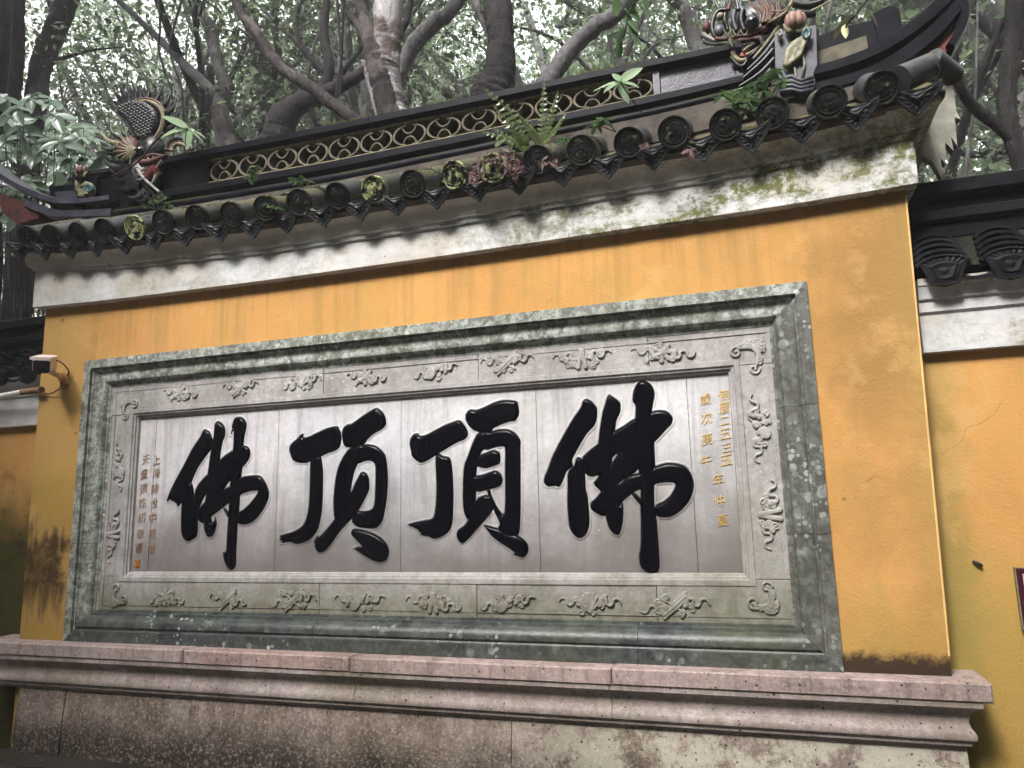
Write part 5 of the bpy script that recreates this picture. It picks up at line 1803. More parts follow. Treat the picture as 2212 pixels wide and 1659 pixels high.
# ================================================================== SIDE WALLS
RY = 0.16
rw = thing('boundary_wall', 'lower yellow wall with white cornice and dark tile coping joining at the right', 'wall', (2.2, 0.3, 0), 'boundary walls flanking the plaque wall')
zb_ = P(2100, 753, RY - 0.05).z
MB().box(0.60, 4.6, RY, 0.50, 0.0, zb_ + 0.03).build('wall_body', 'plaster_right', rw)
zr1 = P(2100, 666, RY - 0.05).z
zr2 = P(2100, 585, RY - 0.14).z
prof = [(RY + 0.02, zb_), (RY - 0.045, zb_), (RY - 0.047, zr1 - 0.012), (RY - 0.060, zr1), (RY - 0.060, zr1 + 0.05), (RY - 0.073, zr1 + 0.056), (RY - 0.078, zr1 + 0.075), (RY - 0.090, zr2 - 0.035), (RY - 0.095, zr2 - 0.03), (RY - 0.10, zr2), (RY - 0.0, zr2 + 0.01)]
for a0, a1, nm in ((0, 3, 'cornice_fascia'), (2, 6, 'cornice_fillet'), (5, 11, 'cornice_cove')):
    MB().grid([[(0.735, y, z), (1.4, y, z), (4.6, y, z)] for y, z in prof[a0:a1]]).build(nm, 'limewash_side', rw)
MB().grid([[(0.735, y, z) for y, z in prof], [(0.735, 0.5, z) for y, z in prof]]).build('cornice_return', 'limewash_side', rw)


def side_roof(root, x0, x1, yw, zc_, zt_, fans, sgn=1, mat='coping_tile'):
    """coping: stacked ridge boards and fan shaped eave tiles; zc_ = underside, zt_ = top"""
    H = zt_ - zc_
    r0 = [(yw - 0.12, zc_ + 0.02), (yw - 0.11, zc_ + 0.04), (yw + 0.05, zc_ + 0.45 * H), (yw + 0.25, zc_ + 0.45 * H), (yw + 0.42, zc_)]
    MB().grid([[(x, y, z) for y, z in r0] for x in (x0, x1)]).build('coping_deck', 'coping_tile', root)
    lays = [(0.05, 0.44, 0.60), (0.02, 0.61, 0.72), (0.045, 0.73, 0.84), (-0.005, 0.85, 1.0)]
    for i, (yo, a, c) in enumerate(lays):
        MB().box(x0, x1, yw + yo - 0.01, yw + 0.25 - yo, zc_ + a * H, zc_ + c * H, b=0.006).build('coping_course', mat, root)
    for fx in fans:
        for k in range(5):      # stacked arched tiles
            rows = []
            w = 0.118 - 0.006 * k
            for d, y in ((0.0, yw - 0.135 + 0.032 * k), (0.0, yw - 0.05 + 0.03 * k)):
                rows.append([(fx + w * math.sin(a), y, zc_ + 0.055 + 0.036 * k + 0.060 * math.cos(a) - 0.035) for a in np.linspace(-1.25, 1.25, 11)])
                rows.append([(fx + (w - 0.012) * math.sin(a), y, zc_ + 0.043 + 0.036 * k + 0.060 * math.cos(a) - 0.035) for a in np.linspace(-1.25, 1.25, 11)])
            mb = MB().grid([rows[0], rows[2]])
            mb.grid([rows[1], rows[3]])
            mb.grid([rows[0], rows[1]])
            mb.build('arched_tile', 'coping_tile', root, smooth=40)
        # ribbed fan shaped apron
        outl = []
        for a in np.linspace(-1.0, 1.0, 17):
            outl.append((fx + 0.105 * math.sin(a) * 1.1, zc_ + 0.016 + 0.060 * math.cos(a)))
        outl += [(fx + 0.055, zc_ - 0.055), (fx + 0.0, zc_ - 0.068), (fx - 0.055, zc_ - 0.055)]
        cxz = (fx, zc_ + 0.0)
        mb = MB()
        rows = []
        for s, d in ((1, 0.012), (1, 0.0), (0.93, -0.004), (0.86, 0.003), (0.6, 0.003), (0.5, -0.003), (0.25, 0.001), (0.05, -0.003)):
            rows.append([(cxz[0] + (x - cxz[0]) * s, yw - 0.138 + d + (0.004 if (j % 2 and 0.85 < s < 0.99) else 0), cxz[1] + (z - cxz[1]) * s) for j, (x, z) in enumerate(outl)])
        mb.grid(rows, 0, True)
        mb.add(rows[-1], [tuple(range(len(outl)))])
        mb.build('fan_tile', 'coping_tile', root)
    for i in range(len(fans) - 1):      # hollow tiles between the fans
        xm, hw = (fans[i] + fans[i + 1]) / 2, abs(fans[i + 1] - fans[i]) / 2 - 0.02
        rows = [[(xm + hw * u, yw - 0.13 + dy, zc_ - 0.02 + 0.035 * u * u - 0.012 + dy * 0.3 - dz) for u in np.linspace(-1, 1, 9)] for dy, dz in ((0, 0.016), (0, 0), (0.25, 0), (0.25, 0.016))]
        MB().grid(rows).build('pan_tile', 'coping_tile', root, smooth=40)


ztop = P(2090, 386, RY + 0.02).z
side_roof(rw, 0.735, 4.6, RY, zr2 + 0.012, ztop, [0.835, 1.085, 1.335, 1.585, 1.835])
lw = thing('boundary_wall', 'mossy lower yellow wall with peeling white cornice at the left edge', 'wall', (-6.5, 0.3, 0), 'boundary walls flanking the plaque wall')
LYW = 0.16
zl0 = P(35, 920, LYW - 0.05).z
zl1 = P(35, 858, LYW - 0.05).z
zl2 = P(35, 815, LYW - 0.12).z
MB().box(-9.5, -4.30, LYW, 0.50, 0.0, zl0 + 0.03).build('wall_body', 'plaster_left', lw)
prof = [(LYW + 0.02, zl0), (LYW - 0.045, zl0), (LYW - 0.047, zl1 - 0.012), (LYW - 0.060, zl1), (LYW - 0.060, zl1 + 0.04), (LYW - 0.075, zl1 + 0.046), (LYW - 0.078, zl1 + 0.065), (LYW - 0.105, zl2 - 0.03), (LYW - 0.13, zl2), (LYW - 0.0, zl2 + 0.01)]
for a0, a1, nm in ((0, 3, 'cornice_fascia'), (2, 6, 'cornice_fillet'), (5, 10, 'cornice_cove')):
    MB().grid([[(-9.5, y, z), (-4.4, y, z)] for y, z in prof[a0:a1]]).build(nm, 'limewash_side', lw)
side_roof(lw, -9.5, -4.36, LYW, zl2 + 0.012, P(40, 690, LYW).z, [-4.50, -4.75, -5.0, -5.25, -5.5])

# ================================================================== SMALL FITTINGS
# security camera
sc_ = thing('security_camera', 'small pale bullet camera on a bracket at the left edge of the yellow wall', 'camera', tuple(P(140, 815, 0.0)))
hp = P(90, 790, -0.22)
hh = SZ(17, 90, 790, -0.22)
ax = Vector((0.60, -0.75, -0.26)).normalized()
rgt_ = Vector((0.78, 0.62, 0)).normalized()
upv = rgt_.cross(ax).normalized()
if upv.z < 0:
    upv = -upv


def oriented_box(c, w, h, l0, l1, taper=1.0):
    vs = []
    for l, s in ((l0, 1.0), (l1, taper)):
        for a, b_ in ((-1, -0.75), (-0.75, -1), (0.75, -1), (1, -0.75), (1, 0.75), (0.75, 1), (-0.75, 1), (-1, 0.75)):
            vs.append(c + rgt_ * w * a * s + upv * h * b_ * s + ax * l)
    fs = [tuple(range(8))[::-1], tuple(range(8, 16))] + [(i, (i + 1) % 8, (i + 1) % 8 + 8, i + 8) for i in range(8)]
    return MB().add(vs, fs)


oriented_box(hp, hh * 1.0, hh * 0.95, -0.16, 0.0).build('housing', 'pinkish_plastic', sc_)
hd = oriented_box(hp + upv * hh * 0.95, hh * 1.12, hh * 0.22, -0.17, 0.045)
hd.build('sun_hood', 'pinkish_plastic', sc_)
oriented_box(hp - upv * hh * 0.12, hh * 0.92, hh * 0.82, 0.0, 0.010).build('front_glass', 'black_plastic', sc_)
mb = MB().tube([hp + ax * 0.009, hp + ax * 0.014], [hh * 0.5, hh * 0.42], 16)
mb.build('lens', 'eye_black', sc_, smooth=40)
mb = MB().tube([P(142, 818, 0.005), P(128, 812, -0.07), P(104, 800, -0.18)], [0.022, 0.016, 0.018], 10)
mb.build('bracket_arm', 'ochre_bracket', sc_, smooth=40)
mb = MB().tube([P(141, 818, 0.012), P(139, 818, -0.012)], 0.036, 14)
mb.build('bracket_foot', 'ochre_bracket', sc_, smooth=40)
mb = MB().tube(dense([P(103, 786, -0.12), P(118, 778, -0.10), P(136, 786, -0.05), P(148, 802, -0.02), P(146, 812, 0.0)], 5), 0.0045, 6)
mb.build('cable', 'rubber', sc_, smooth=True)
mb = MB().tube(dense([P(132, 826, -0.02), P(130, 838, -0.03), P(110, 850, -0.01), P(96, 850, 0.0)], 4), 0.0045, 6)
mb.build('cable', 'rubber', sc_, smooth=True)
# conduit
cp = thing('conduit_pipe', 'rusty and white conduit pipe running from the left edge to below the camera', 'pipe', tuple(P(40, 850, 0.0)))
MB().tube([P(-30, 862, 0.03), P(50, 846, 0.0)], 0.017, 10).build('pipe', 'white_paint', cp, smooth=40)
MB().tube([P(48, 847, 0.0), P(90, 842, -0.03)], [0.020, 0.022], 10).build('pipe_sleeve', 'pipe_rust', cp, smooth=40)
# twig stuck to the right wall
s0, s1 = P(2101, 1212, RY - 0.008), P(2122, 1223, RY - 0.014)
st = MB().tube([s0, s0.lerp(s1, .5) + Vector((0, -0.004, 0.003)), s1], [0.006, 0.008, 0.006], 7).build('dry_stick', 'twig_brown', None, smooth=True)
tag(st, 'short dark stick clinging to the yellow wall left of the maroon sign', 'stick')
# sign at the right edge
sg = thing('wall_sign', 'maroon sign with white border lines at the right edge of the photo', 'sign', tuple(P(2230, 1290, RY)))
q0, q1 = P(2198, 1228, RY - 0.03), P(2207, 1357, RY - 0.03)
X0, X1s, ZT, ZB = (q0.x + q1.x) / 2, (q0.x + q1.x) / 2 + 0.46, q0.z, q1.z
MB().box(X0, X1s, RY - 0.03, RY - 0.012, ZB, ZT).build('sign_board', 'maroon', sg)
e = 0.004
mb = MB()
mb.box(X0 - e, X0, RY - 0.031, RY - 0.010, ZB - e, ZT + e)
mb.box(X1s, X1s + e, RY - 0.031, RY - 0.010, ZB - e, ZT + e)
mb.box(X0, X1s, RY - 0.031, RY - 0.010, ZT, ZT + e)
mb.box(X0, X1s, RY - 0.031, RY - 0.010, ZB - e, ZB)
mb.build('sign_edge', 'ledge_ochre', sg)
mb = MB()
for ins in (0.022, 0.031):
    y0, y1 = RY - 0.0318, RY - 0.0302
    wv = 0.0022
    mb.box(X0 + ins, X0 + ins + wv, y0, y1, ZB + ins, ZT - ins)
    mb.box(X1s - ins - wv, X1s - ins, y0, y1, ZB + ins, ZT - ins)
    mb.box(X0 + ins + wv, X1s - ins - wv, y0, y1, ZT - ins - wv, ZT - ins)
    mb.box(X0 + ins + wv, X1s - ins - wv, y0, y1, ZB + ins, ZB + ins + wv)
mb.build('sign_border', 'white_paint', sg)

# ================================================================== TREES
def jitter_path(pts, amp, r):
    return [p + Vector((r.uniform(-amp, amp), r.uniform(-amp, amp), r.uniform(-amp, amp) * 0.5)) for p in pts]


def limb(mb, pts, radii, n=10, sub=5, r=None, lump=0.05):
    pp = dense(pts, sub)
    N = len(pp)
    rad = np.interp(np.linspace(0, 1, N), np.linspace(0, 1, len(radii)), radii)
    if r:
        rad = [x * (1 + r.uniform(-lump, lump)) for x in rad]
    v0 = len(mb.v)
    mb.tube(pp, list(rad), n)
    if rad[0] > 0.02:
        nv_ = len(mb.v)
        for q in range(v0, nv_):
            i = min((q - v0) // n, N - 1)
            c = pp[i]
            v = Vector(mb.v[q])
            rr_ = rad[i]
            k = 0.16 * mnoise.noise(v * (0.55 / rr_)) + 0.10 * mnoise.noise(v * (1.6 / rr_)) + 0.10 * mnoise.noise(Vector((v.x * 7, v.y * 7, v.z * 1.5)))
            mb.v[q] = tuple(v + (v - c) * k)
    return pp


def leaves(name, centres, per, spread, size, mat, parent, r, droop=0.3, kind=None):
    """one mesh of many folded leaf blades round the given centres"""
    C_ = np.repeat(np.array([tuple(c) for c in centres]), per, axis=0)
    n = len(C_)
    C_ = C_ + r.normal(0, 1, (n, 3)) * np.array([spread, spread, spread * 0.6])
    th = r.uniform(0, 2 * math.pi, n)
    tilt = r.normal(-0.35, 0.5, n)
    d = np.stack([np.cos(th) * np.cos(tilt), np.sin(th) * np.cos(tilt), np.sin(tilt)], 1)
    upr = np.stack([r.normal(0, .45, n), r.normal(0, .45, n), np.ones(n)], 1)
    s = np.cross(d, upr)
    s /= np.linalg.norm(s, axis=1, keepdims=True) + 1e-9
    nn = np.cross(s, d)
    L = size * np.exp(r.normal(0, 0.32, (n, 1)))
    Wd = L * r.uniform(0.20, 0.30, (n, 1))
    base, tip = C_ - d * L * .5, C_ + d * L * .5
    mid = C_ - d * L * .04
    a = mid + s * Wd + nn * Wd * .35
    b_ = mid - s * Wd + nn * Wd * .35
    V = np.stack([base, a, tip, b_], 1).reshape(-1, 3)
    Fi = np.arange(n * 4).reshape(-1, 4)
    tri = np.concatenate([Fi[:, [0, 1, 2]], Fi[:, [0, 2, 3]]], 0)
    me = bpy.data.meshes.new(name)
    me.vertices.add(len(V))
    me.vertices.foreach_set('co', V.ravel())
    me.loops.add(len(tri) * 3)
    me.loops.foreach_set('vertex_index', tri.ravel())
    me.polygons.add(len(tri))
    me.polygons.foreach_set('loop_start', np.arange(0, len(tri) * 3, 3))
    me.polygons.foreach_set('loop_total', np.full(len(tri), 3))
    me.update()
    me.materials.append(M[mat])
    o = bpy.data.objects.new(name, me)
    COL.objects.link(o)
    if parent is not None:
        o.parent = parent
        o.location = -Vector(ROOT[parent.name])
    if kind:
        o['kind'] = kind
    return o


def ground_to(p, y=None):
    return Vector((p.x, p.y, terrain(p.x, p.y) - 0.1))


def traced_tree(label, mat, stems, leaf=None, lmat='leaf_wood', name='tree', cat='tree', group=None, foot=True, nseed=1):
    """stems: list of (pixel path, widths px, depth or depths); the first one is carried down to the ground"""
    r = random.Random(nseed)
    paths = []
    for pts, w, y in stems:
        ys = y if isinstance(y, (list, tuple)) else [y] * len(pts)
        pp = [P(a, b_, yy) for (a, b_), yy in zip(pts, ys)]
        rad = [SZ(ww, a, b_, yy) / 2 for (a, b_), ww, yy in zip(pts, w, ys)]
        paths.append((pp, rad))
    pp, rad = paths[0]
    low_i = 0 if pp[0].z < pp[-1].z else -1
    if low_i == -1:
        pp.reverse()
        rad.reverse()
    if foot:
        g = ground_to(pp[0])
        g = Vector((pp[0].x + (pp[0].x - pp[1].x) * 0.5, pp[0].y + 0.15, g.z))
        pa = pp[0] + (pp[0] - pp[1]).normalized() * 0.3 + Vector((0, 0.02, -0.12))
        midp = (g + pa) / 2 + Vector((r.uniform(-.06, .06), 0.05, 0))
        pp = [g, midp, pa] + pp
        rad = [rad[0] * 1.5, rad[0] * 1.12, rad[0] * 1.03] + rad
    top = pp[-1] + (pp[-1] - pp[-2]).normalized() * 1.6 + Vector((0, 0, 0.8))
    root = thing(name, label, cat, (pp[0].x, pp[0].y, pp[0].z + 0.1), group)
    mb = MB()
    lpp = limb(mb, pp + [top], rad + [rad[-1] * 0.75], 16, 12, r, 0.02)
    ends = [top]
    mb.build('trunk', mat, root, smooth=True)
    for pp2, rad2 in paths[1:]:
        mb = MB()
        ex = pp2[-1] + (pp2[-1] - pp2[-2]) * 0.6
        limb(mb, pp2 + [ex], rad2 + [rad2[-1] * 0.6], 12, 9, r, 0.02)
        mb.build('limb', mat, root, smooth=True)
        ends.append(ex)
    if leaf:
        n, spread, size = leaf
        cs = []
        rg = np.random.default_rng(nseed * 7 + 1)
        for i in range(n):
            e_ = ends[i % len(ends)]
            cs.append(e_ + Vector(rg.normal(0, 1, 3) * np.array([1.5, 1.2, 0.9])) + Vector((0, 0.6, 1.5)))
        leaves('crown', cs, 28, spread, size, lmat, root, rg)
    return root


LF = (44, 0.36, 0.10)
traced_tree('dark slender trunk rising behind the shrub at far left', 'bark_dark', [([(33, 700), (36, 560), (38, 460), (41, 355), (30, 245), (38, 109), (41, -10)], [52, 44, 36, 30, 28, 27, 26], 2.4)], LF, nseed=2)
traced_tree('thick dark trunk cut off by the left edge of the photo', 'bark_dark', [([(-20, 480), (-14, 300), (4, 140), (14, 60), (10, -10)], [44, 40, 30, 26, 26], 3.2)], LF, nseed=3)
traced_tree('leaning dark trunk with one level side branch near the left corner', 'bark_brown', [([(64, 320), (75, 235), (90, 142), (117, 68), (147, -8)], [46, 42, 44, 44, 42], 3.4), ([(104, 130), (140, 124), (196, 109), (240, 104)], [9, 8, 6, 3], 3.3), ([(100, 95), (112, 30), (100, -10)], [14, 12, 9], 3.6)], LF, nseed=4)
traced_tree('twisting pale grey tree with broken reddish stump at its fork', 'bark_mid', [([(492, 330), (476, 235), (488, 191), (475, 150), (450, 55), (418, -10)], [44, 34, 30, 27, 24, 22], 3.8),
            ([(480, 215), (452, 190), (409, 150), (341, 82), (250, -5)], [20, 22, 20, 15, 11], 3.9), ([(488, 190), (520, 120), (540, 60), (545, -10)], [10, 9, 8, 6], 4.4), ([(440, 165), (432, 100), (405, 40), (395, -5)], [8, 8, 7, 6], 4.3)], LF, nseed=5)
stp = thing('tree_stump', 'rotten reddish brown snag beside the fork of the pale tree', 'stump', tuple(P(490, 330, 3.5)))
mb = MB()
limb(mb, [P(497, 340, 3.55), P(492, 300, 3.55), P(478, 262, 3.5), P(468, 232, 3.5)], [SZ(w, 480, 280, 3.5) / 2 for w in (38, 36, 30, 24)], 12, 5, random.Random(5), 0.1)
mb.tube([P(497, 340, 3.55), Vector((P(497, 340, 3.55).x, 3.6, terrain(-3, 3.6)))], SZ(19, 480, 280, 3.5), 10)
mb.build('snag', 'bark_brown', stp, smooth=True)
traced_tree('dark tree with several stems behind the lattice left of centre', 'bark_dark', [([(592, 300), (584, 260), (573, 191), (543, 55), (515, -10)], [66, 44, 38, 33, 30], 5.0), ([(578, 210), (600, 120), (590, 40), (610, -10)], [18, 16, 14, 12], 5.4)], LF, nseed=6)
traced_tree('long fallen branch slanting down to the ridge left of the big trunk', 'bark_brown', [([(800, 285), (768, 259), (720, 226), (669, 186), (603, 142), (549, 63), (500, -20)], [26, 27, 27, 26, 25, 22, 18], 1.4)], None, name='leaning_branch', cat='branch', nseed=7)
traced_tree('black arching trunk bending right behind the fallen branch', 'bark_dark', [([(600, 300), (612, 258), (650, 222), (701, 202), (778, 161), (830, 120), (870, 60), (890, -10)], [64, 62, 44, 34, 25, 20, 16, 14], 3.2),
            ([(690, 208), (712, 150), (700, 80), (706, -5)], [26, 24, 20, 16], 3.4), ([(705, 160), (660, 110), (640, 60), (650, -5)], [12, 11, 10, 8], 3.6), ([(720, 200), (745, 150), (790, 90), (800, 60)], [14, 12, 10, 7], 3.5)], LF, nseed=8)
traced_tree('thick pale flaking trunk forking just behind the ridge centre', 'bark_pale', [([(852, 262), (843, 236), (832, 190), (824, 150), (832, 90), (838, -20)], [74, 66, 68, 72, 66, 62], 2.0)], LF, nseed=9)
traced_tree('dark sawn limb leaning left against the pale flaking trunk', 'bark_brown', [([(838, 240), (826, 190), (808, 120), (793, 60), (782, 20), (776, -10)], [50, 48, 42, 32, 27, 24], 1.90), ([(800, 90), (780, 62), (762, 40)], [22, 20, 17], 1.9)], None, name='tree_limb', cat='limb', foot=True, nseed=10)
traced_tree('grey smooth trunk leaning right behind the pale flaking trunk', 'bark_grey', [([(850, 200), (865, 153), (898, 90), (944, 44), (995, -8)], [34, 34, 35, 33, 28], 2.9)], LF, nseed=11)
traced_tree('stout dark brown trunk right of the ridge centre', 'bark_dark', [([(1056, 225), (1064, 200), (1080, 153), (1083, 82), (1073, -15)], [88, 80, 68, 60, 62], 2.3)], LF, nseed=12)
traced_tree('slanting grey trunk above the right half of the lattice', 'bark_grey', [([(1170, 205), (1190, 169), (1228, 115), (1288, 55), (1362, -10)], [46, 42, 38, 36, 36], 2.7)], LF, nseed=13)
traced_tree('black trunk with a curving side limb at the right edge', 'bark_dark', [([(2222, 420), (2205, 352), (2190, 300), (2176, 232), (2182, 136), (2196, -15)], [34, 34, 36, 36, 38, 40], 1.8),
            ([(2196, 312), (2150, 268), (2113, 240), (2078, 196), (2060, 123), (2080, 50), (2110, -20)], [22, 24, 24, 22, 20, 18, 15], [1.8, 1.75, 1.7, 1.6, 1.5, 1.5, 1.6])], LF, 'leaf_wood_dark', nseed=14)
traced_tree('thin upright sapling between the upswept eave and the right trunk', 'bark_mid', [([(2080, 420), (2086, 370), (2100, 259), (2108, 180)], [10, 9, 7, 5], 2.6)], (8, 0.3, 0.12), nseed=15)
for i, (pts, y) in enumerate([([(728, -10), (733, 70), (736, 136), (726, 218), (735, 270)], 1.8), ([(742, -10), (740, 60), (738, 120), (734, 200), (716, 262)], 1.9), ([(395, -10), (368, 90), (372, 130), (388, 180), (396, 250)], 1.6), ([(342, -10), (346, 60), (343, 110), (368, 190), (372, 230)], 1.5)]):
    mb = MB()
    limb(mb, [P(a, b_, y) for a, b_ in pts] + [P(pts[-1][0], pts[-1][1], y) + Vector((0.05, 0.2, -2.2))], [SZ(w, 700, 100, y) / 2 for w in (6, 6, 6, 5, 5, 4)], 6, 5)
    o = mb.build('bare_vine', 'bark_dark', None, smooth=True)
    tag(o, ['thin bare vine hanging left of the pale flaking trunk', 'second thin vine twined beside the one left of the pale trunk', 'thin forked bare stem right of the left dragon crest', 'thin dark bare stem behind the left dragon crest'][i], 'vine', 'bare vines behind the ridge')


# misty trees further back, grown by rule
def grow_tree(x, y, h, seed, mat, lean, lmat, nleaf, lsize, label, group):
    r = random.Random(seed)
    z0_ = terrain(x, y) - 0.1
    root = thing('tree', label, 'tree', (x, y, z0_ + 0.1), group)
    mb = MB()
    pts = [Vector((x, y, z0_))]
    n = 7
    dx, dy = lean
    for i in range(1, n):
        u = i / (n - 1)
        pts.append(Vector((x + dx * u * u * h + r.uniform(-.25, .25), y + dy * u * h + r.uniform(-.25, .25), z0_ + h * u)))
    R0_ = 0.018 * h + 0.06
    rad = [R0_ * (1.25 - 0.95 * i / (n - 1)) for i in range(n)]
    pp = limb(mb, pts, rad, 10, 5, r, 0.05)
    mb.build('trunk', mat, root, smooth=True)
    ends = [pts[-1]]
    for k in range(9):
        mb = MB()
        i = int(len(pp) * r.uniform(0.28, 0.95))
        i = min(i, len(pp) - 1)
        a = r.uniform(0, 2 * math.pi)
        L = h * r.uniform(0.18, 0.36)
        d = Vector((math.cos(a), math.sin(a), r.uniform(0.3, 1.0))).normalized()
        p0 = pp[i]
        p1 = p0 + d * L * 0.4 + Vector((r.uniform(-.15, .15), 0, r.uniform(-.1, .2)))
        p2 = p0 + d * L * 0.75 + Vector((r.uniform(-.3, .3), r.uniform(-.3, .3), r.uniform(0, .4)))
        p3 = p0 + d * L + Vector((r.uniform(-.3, .3), r.uniform(-.3, .3), r.uniform(.1, .6)))
        rb = R0_ * r.uniform(0.22, 0.42)
        limb(mb, [p0, p1, p2, p3], [rb, rb * .8, rb * .55, rb * .25], 7, 4, r, 0.05)
        ends += [p2, p3, p3]
        for q in range(2):
            e2 = p2 + Vector((r.uniform(-1, 1), r.uniform(-1, 1), r.uniform(-.2, .9))) * L * 0.45
            limb(mb, [p1.lerp(p2, r.uniform(.6, .95)), (p2 + e2) / 2 + Vector((0, 0, .1)), e2], [rb * .45, rb * .3, rb * .12], 5, 3)
            ends.append(e2)
        mb.build('limb', mat, root, smooth=True)
    rg = np.random.default_rng(seed + 100)
    cs = []
    for i in range(nleaf):
        e_ = ends[i % len(ends)]
        cs.append(e_ + Vector(rg.normal(0, 1, 3) * np.array([0.62, 0.62, 0.45])))
    leaves('crown', cs, 52, 0.24 + 0.008 * y, lsize, lmat, root, rg)
    return root


BG = []
rb = random.Random(21)
GX = 'misty trees in the wood behind the wall'
lab = {'bark_dark': 'dark trunked leafy tree standing in the mist behind the ridge', 'bark_mid': 'mottled grey leafy tree standing in the mist behind the ridge', 'bark_grey': 'grey trunked leafy tree standing in the mist behind the ridge'}
spots_ = []
for k in range(30):
    y = 4.5 + 15.0 * (k / 29.0) ** 1.1
    xl = -1.15 * (y + 3.5) - 0.5
    xr_ = 0.42 * (y + 3.5) + 0.6
    u = (k * 0.618 + 0.13) % 1.0
    x = xl + (xr_ - xl) * u
    spots_.append((x, y))
for k, (x, y) in enumerate(spots_):
    mt = ['bark_dark', 'bark_mid', 'bark_grey'][k % 3]
    h = 6.2 + y * 0.52 + rb.uniform(-.8, 1.2)
    grow_tree(x, y, h, 300 + k, mt, (rb.uniform(-.25, .25), rb.uniform(-.06, .10)), ['leaf_wood', 'leaf_wood', 'leaf_wood_dark'][k % 3], 150 if y > 8 else 100, 0.075 + 0.0035 * y, lab[mt], GX)

# the wood beyond as one mass
rg = np.random.default_rng(5)
cs = []
for k in range(900):
    y = rg.uniform(20, 34)
    x = rg.uniform(-1.25 * (y + 3.5), 0.55 * (y + 3.5))
    cs.append((x, y, rg.uniform(5.5, 0.62 * (y + 3.5) + 4)))
o = leaves('far_wood', cs, 26, 0.9, 0.42, 'leaf_wood', None, rg, kind='stuff')
# unseen leaf mass added behind the camera to block sky light and reflections
cs = []
for k in range(3000):
    a = rg.uniform(-2.0, 2.0)
    R_ = rg.uniform(7.5, 12)
    top = 13.0 if abs(a + 0.21) > 0.45 else 9.5  # lower towards the sun, a gap shaped to let its light in
    cs.append((-1.5 + R_ * math.sin(a), -2.5 - R_ * math.cos(a) * 0.9, rg.uniform(0.3, top)))
o = leaves('sky_blocker_leaves', cs, 14, 0.6, 0.7, 'leaf_wood_dark', None, rg, kind='stuff')


# ================================================================== SHRUB, FERNS, SEEDLINGS
def leaf_mesh(name, mat, length, width, n=6, fold=0.25, curl=0.15):
    mb = MB()
    rows = []
    for i in range(n + 1):
        u = i / n
        w = width * 0.5 * (math.sin(math.pi * min(1, u * 0.92 + 0.06)) ** 0.8) * (1.15 - 0.35 * u)
        z = -curl * length * u * u
        rows.append([(u * length, -w, z + fold * w), (u * length, -w * .5, z + fold * w * .35), (u * length, 0, z), (u * length, w * .5, z + fold * w * .35), (u * length, w, z + fold * w)])
    mb.grid(rows)
    me = bpy.data.meshes.new(name)
    me.from_pydata(mb.v, [], mb.f)
    me.materials.append(M[mat])
    me.polygons.foreach_set('use_smooth', [True] * len(me.polygons))
    return me


def put_leaf(me, parent, p, yaw, pitch, roll, s, tilt=0.0, twist=0.0):
    o = bpy.data.objects.new('leaf', me)
    COL.objects.link(o)
    o.parent = parent
    o.location = Vector(p) - Vector(ROOT[parent.name])
    o.rotation_euler = (Matrix.Rotation(twist, 4, 'Z') @ Matrix.Rotation(tilt, 4, 'X') @ Matrix.Rotation(yaw, 4, 'Z') @ Matrix.Rotation(pitch, 4, 'Y') @ Matrix.Rotation(roll, 4, 'X')).to_euler()
    o.scale = (s, s, s)
    return o


LM = leaf_mesh('leaf', 'leaf_shrub', 0.17, 0.085)
sb = thing('broad_leaved_shrub', 'pale green broad leaved shrub in front of dark trunks at the left edge', 'shrub', (-5.6, 1.1, terrain(-5.6, 1.1)))
rs = random.Random(41)
stems_mb = MB()
for px, py in [(10, 215), (35, 235), (70, 205), (110, 215), (95, 250), (45, 275), (15, 300), (150, 275), (130, 310), (85, 320), (30, 345), (190, 300), (210, 330), (165, 350), (120, 365), (70, 385), (20, 400), (205, 370), (50, 430), (15, 440), (90, 415), (140, 395), (180, 275), (5, 360), (228, 345), (100, 345), (60, 300), (160, 320), (35, 470), (20, 255), (125, 255), (70, 330), (185, 385), (110, 295), (0, 330), (55, 395), (175, 300), (140, 350), (25, 325)]:
    yy = rs.uniform(0.75, 1.6)
    c = P(px + rs.uniform(-6, 6), py + rs.uniform(-6, 6), yy)
    mid_ = Vector((-5.6 + (c.x + 5.6) * 0.5 + rs.uniform(-.2, .2), (1.1 + yy) / 2, 2.2 + rs.uniform(-.2, .4)))
    stems_mb.tube(dense([Vector((-5.6, 1.1, terrain(-5.6, 1.1))), mid_, c], 4), [0.016, 0.014, 0.012, 0.010, 0.008, 0.006, 0.005, 0.004, 0.003], 5)
    a0 = rs.uniform(0, 6.28)
    nl = rs.choice([5, 6, 7])
    tl, tw_ = math.radians(rs.uniform(35, 75)), rs.uniform(0.1, 0.9)
    for k in range(nl):
        put_leaf(LM, sb, c, a0 + k * 2 * math.pi / nl + rs.uniform(-.25, .25), rs.uniform(-0.05, 0.45), rs.uniform(-.4, .4), rs.uniform(0.75, 1.3), tl, tw_)
stems_mb.build('stems', 'bark_brown', sb, smooth=True)


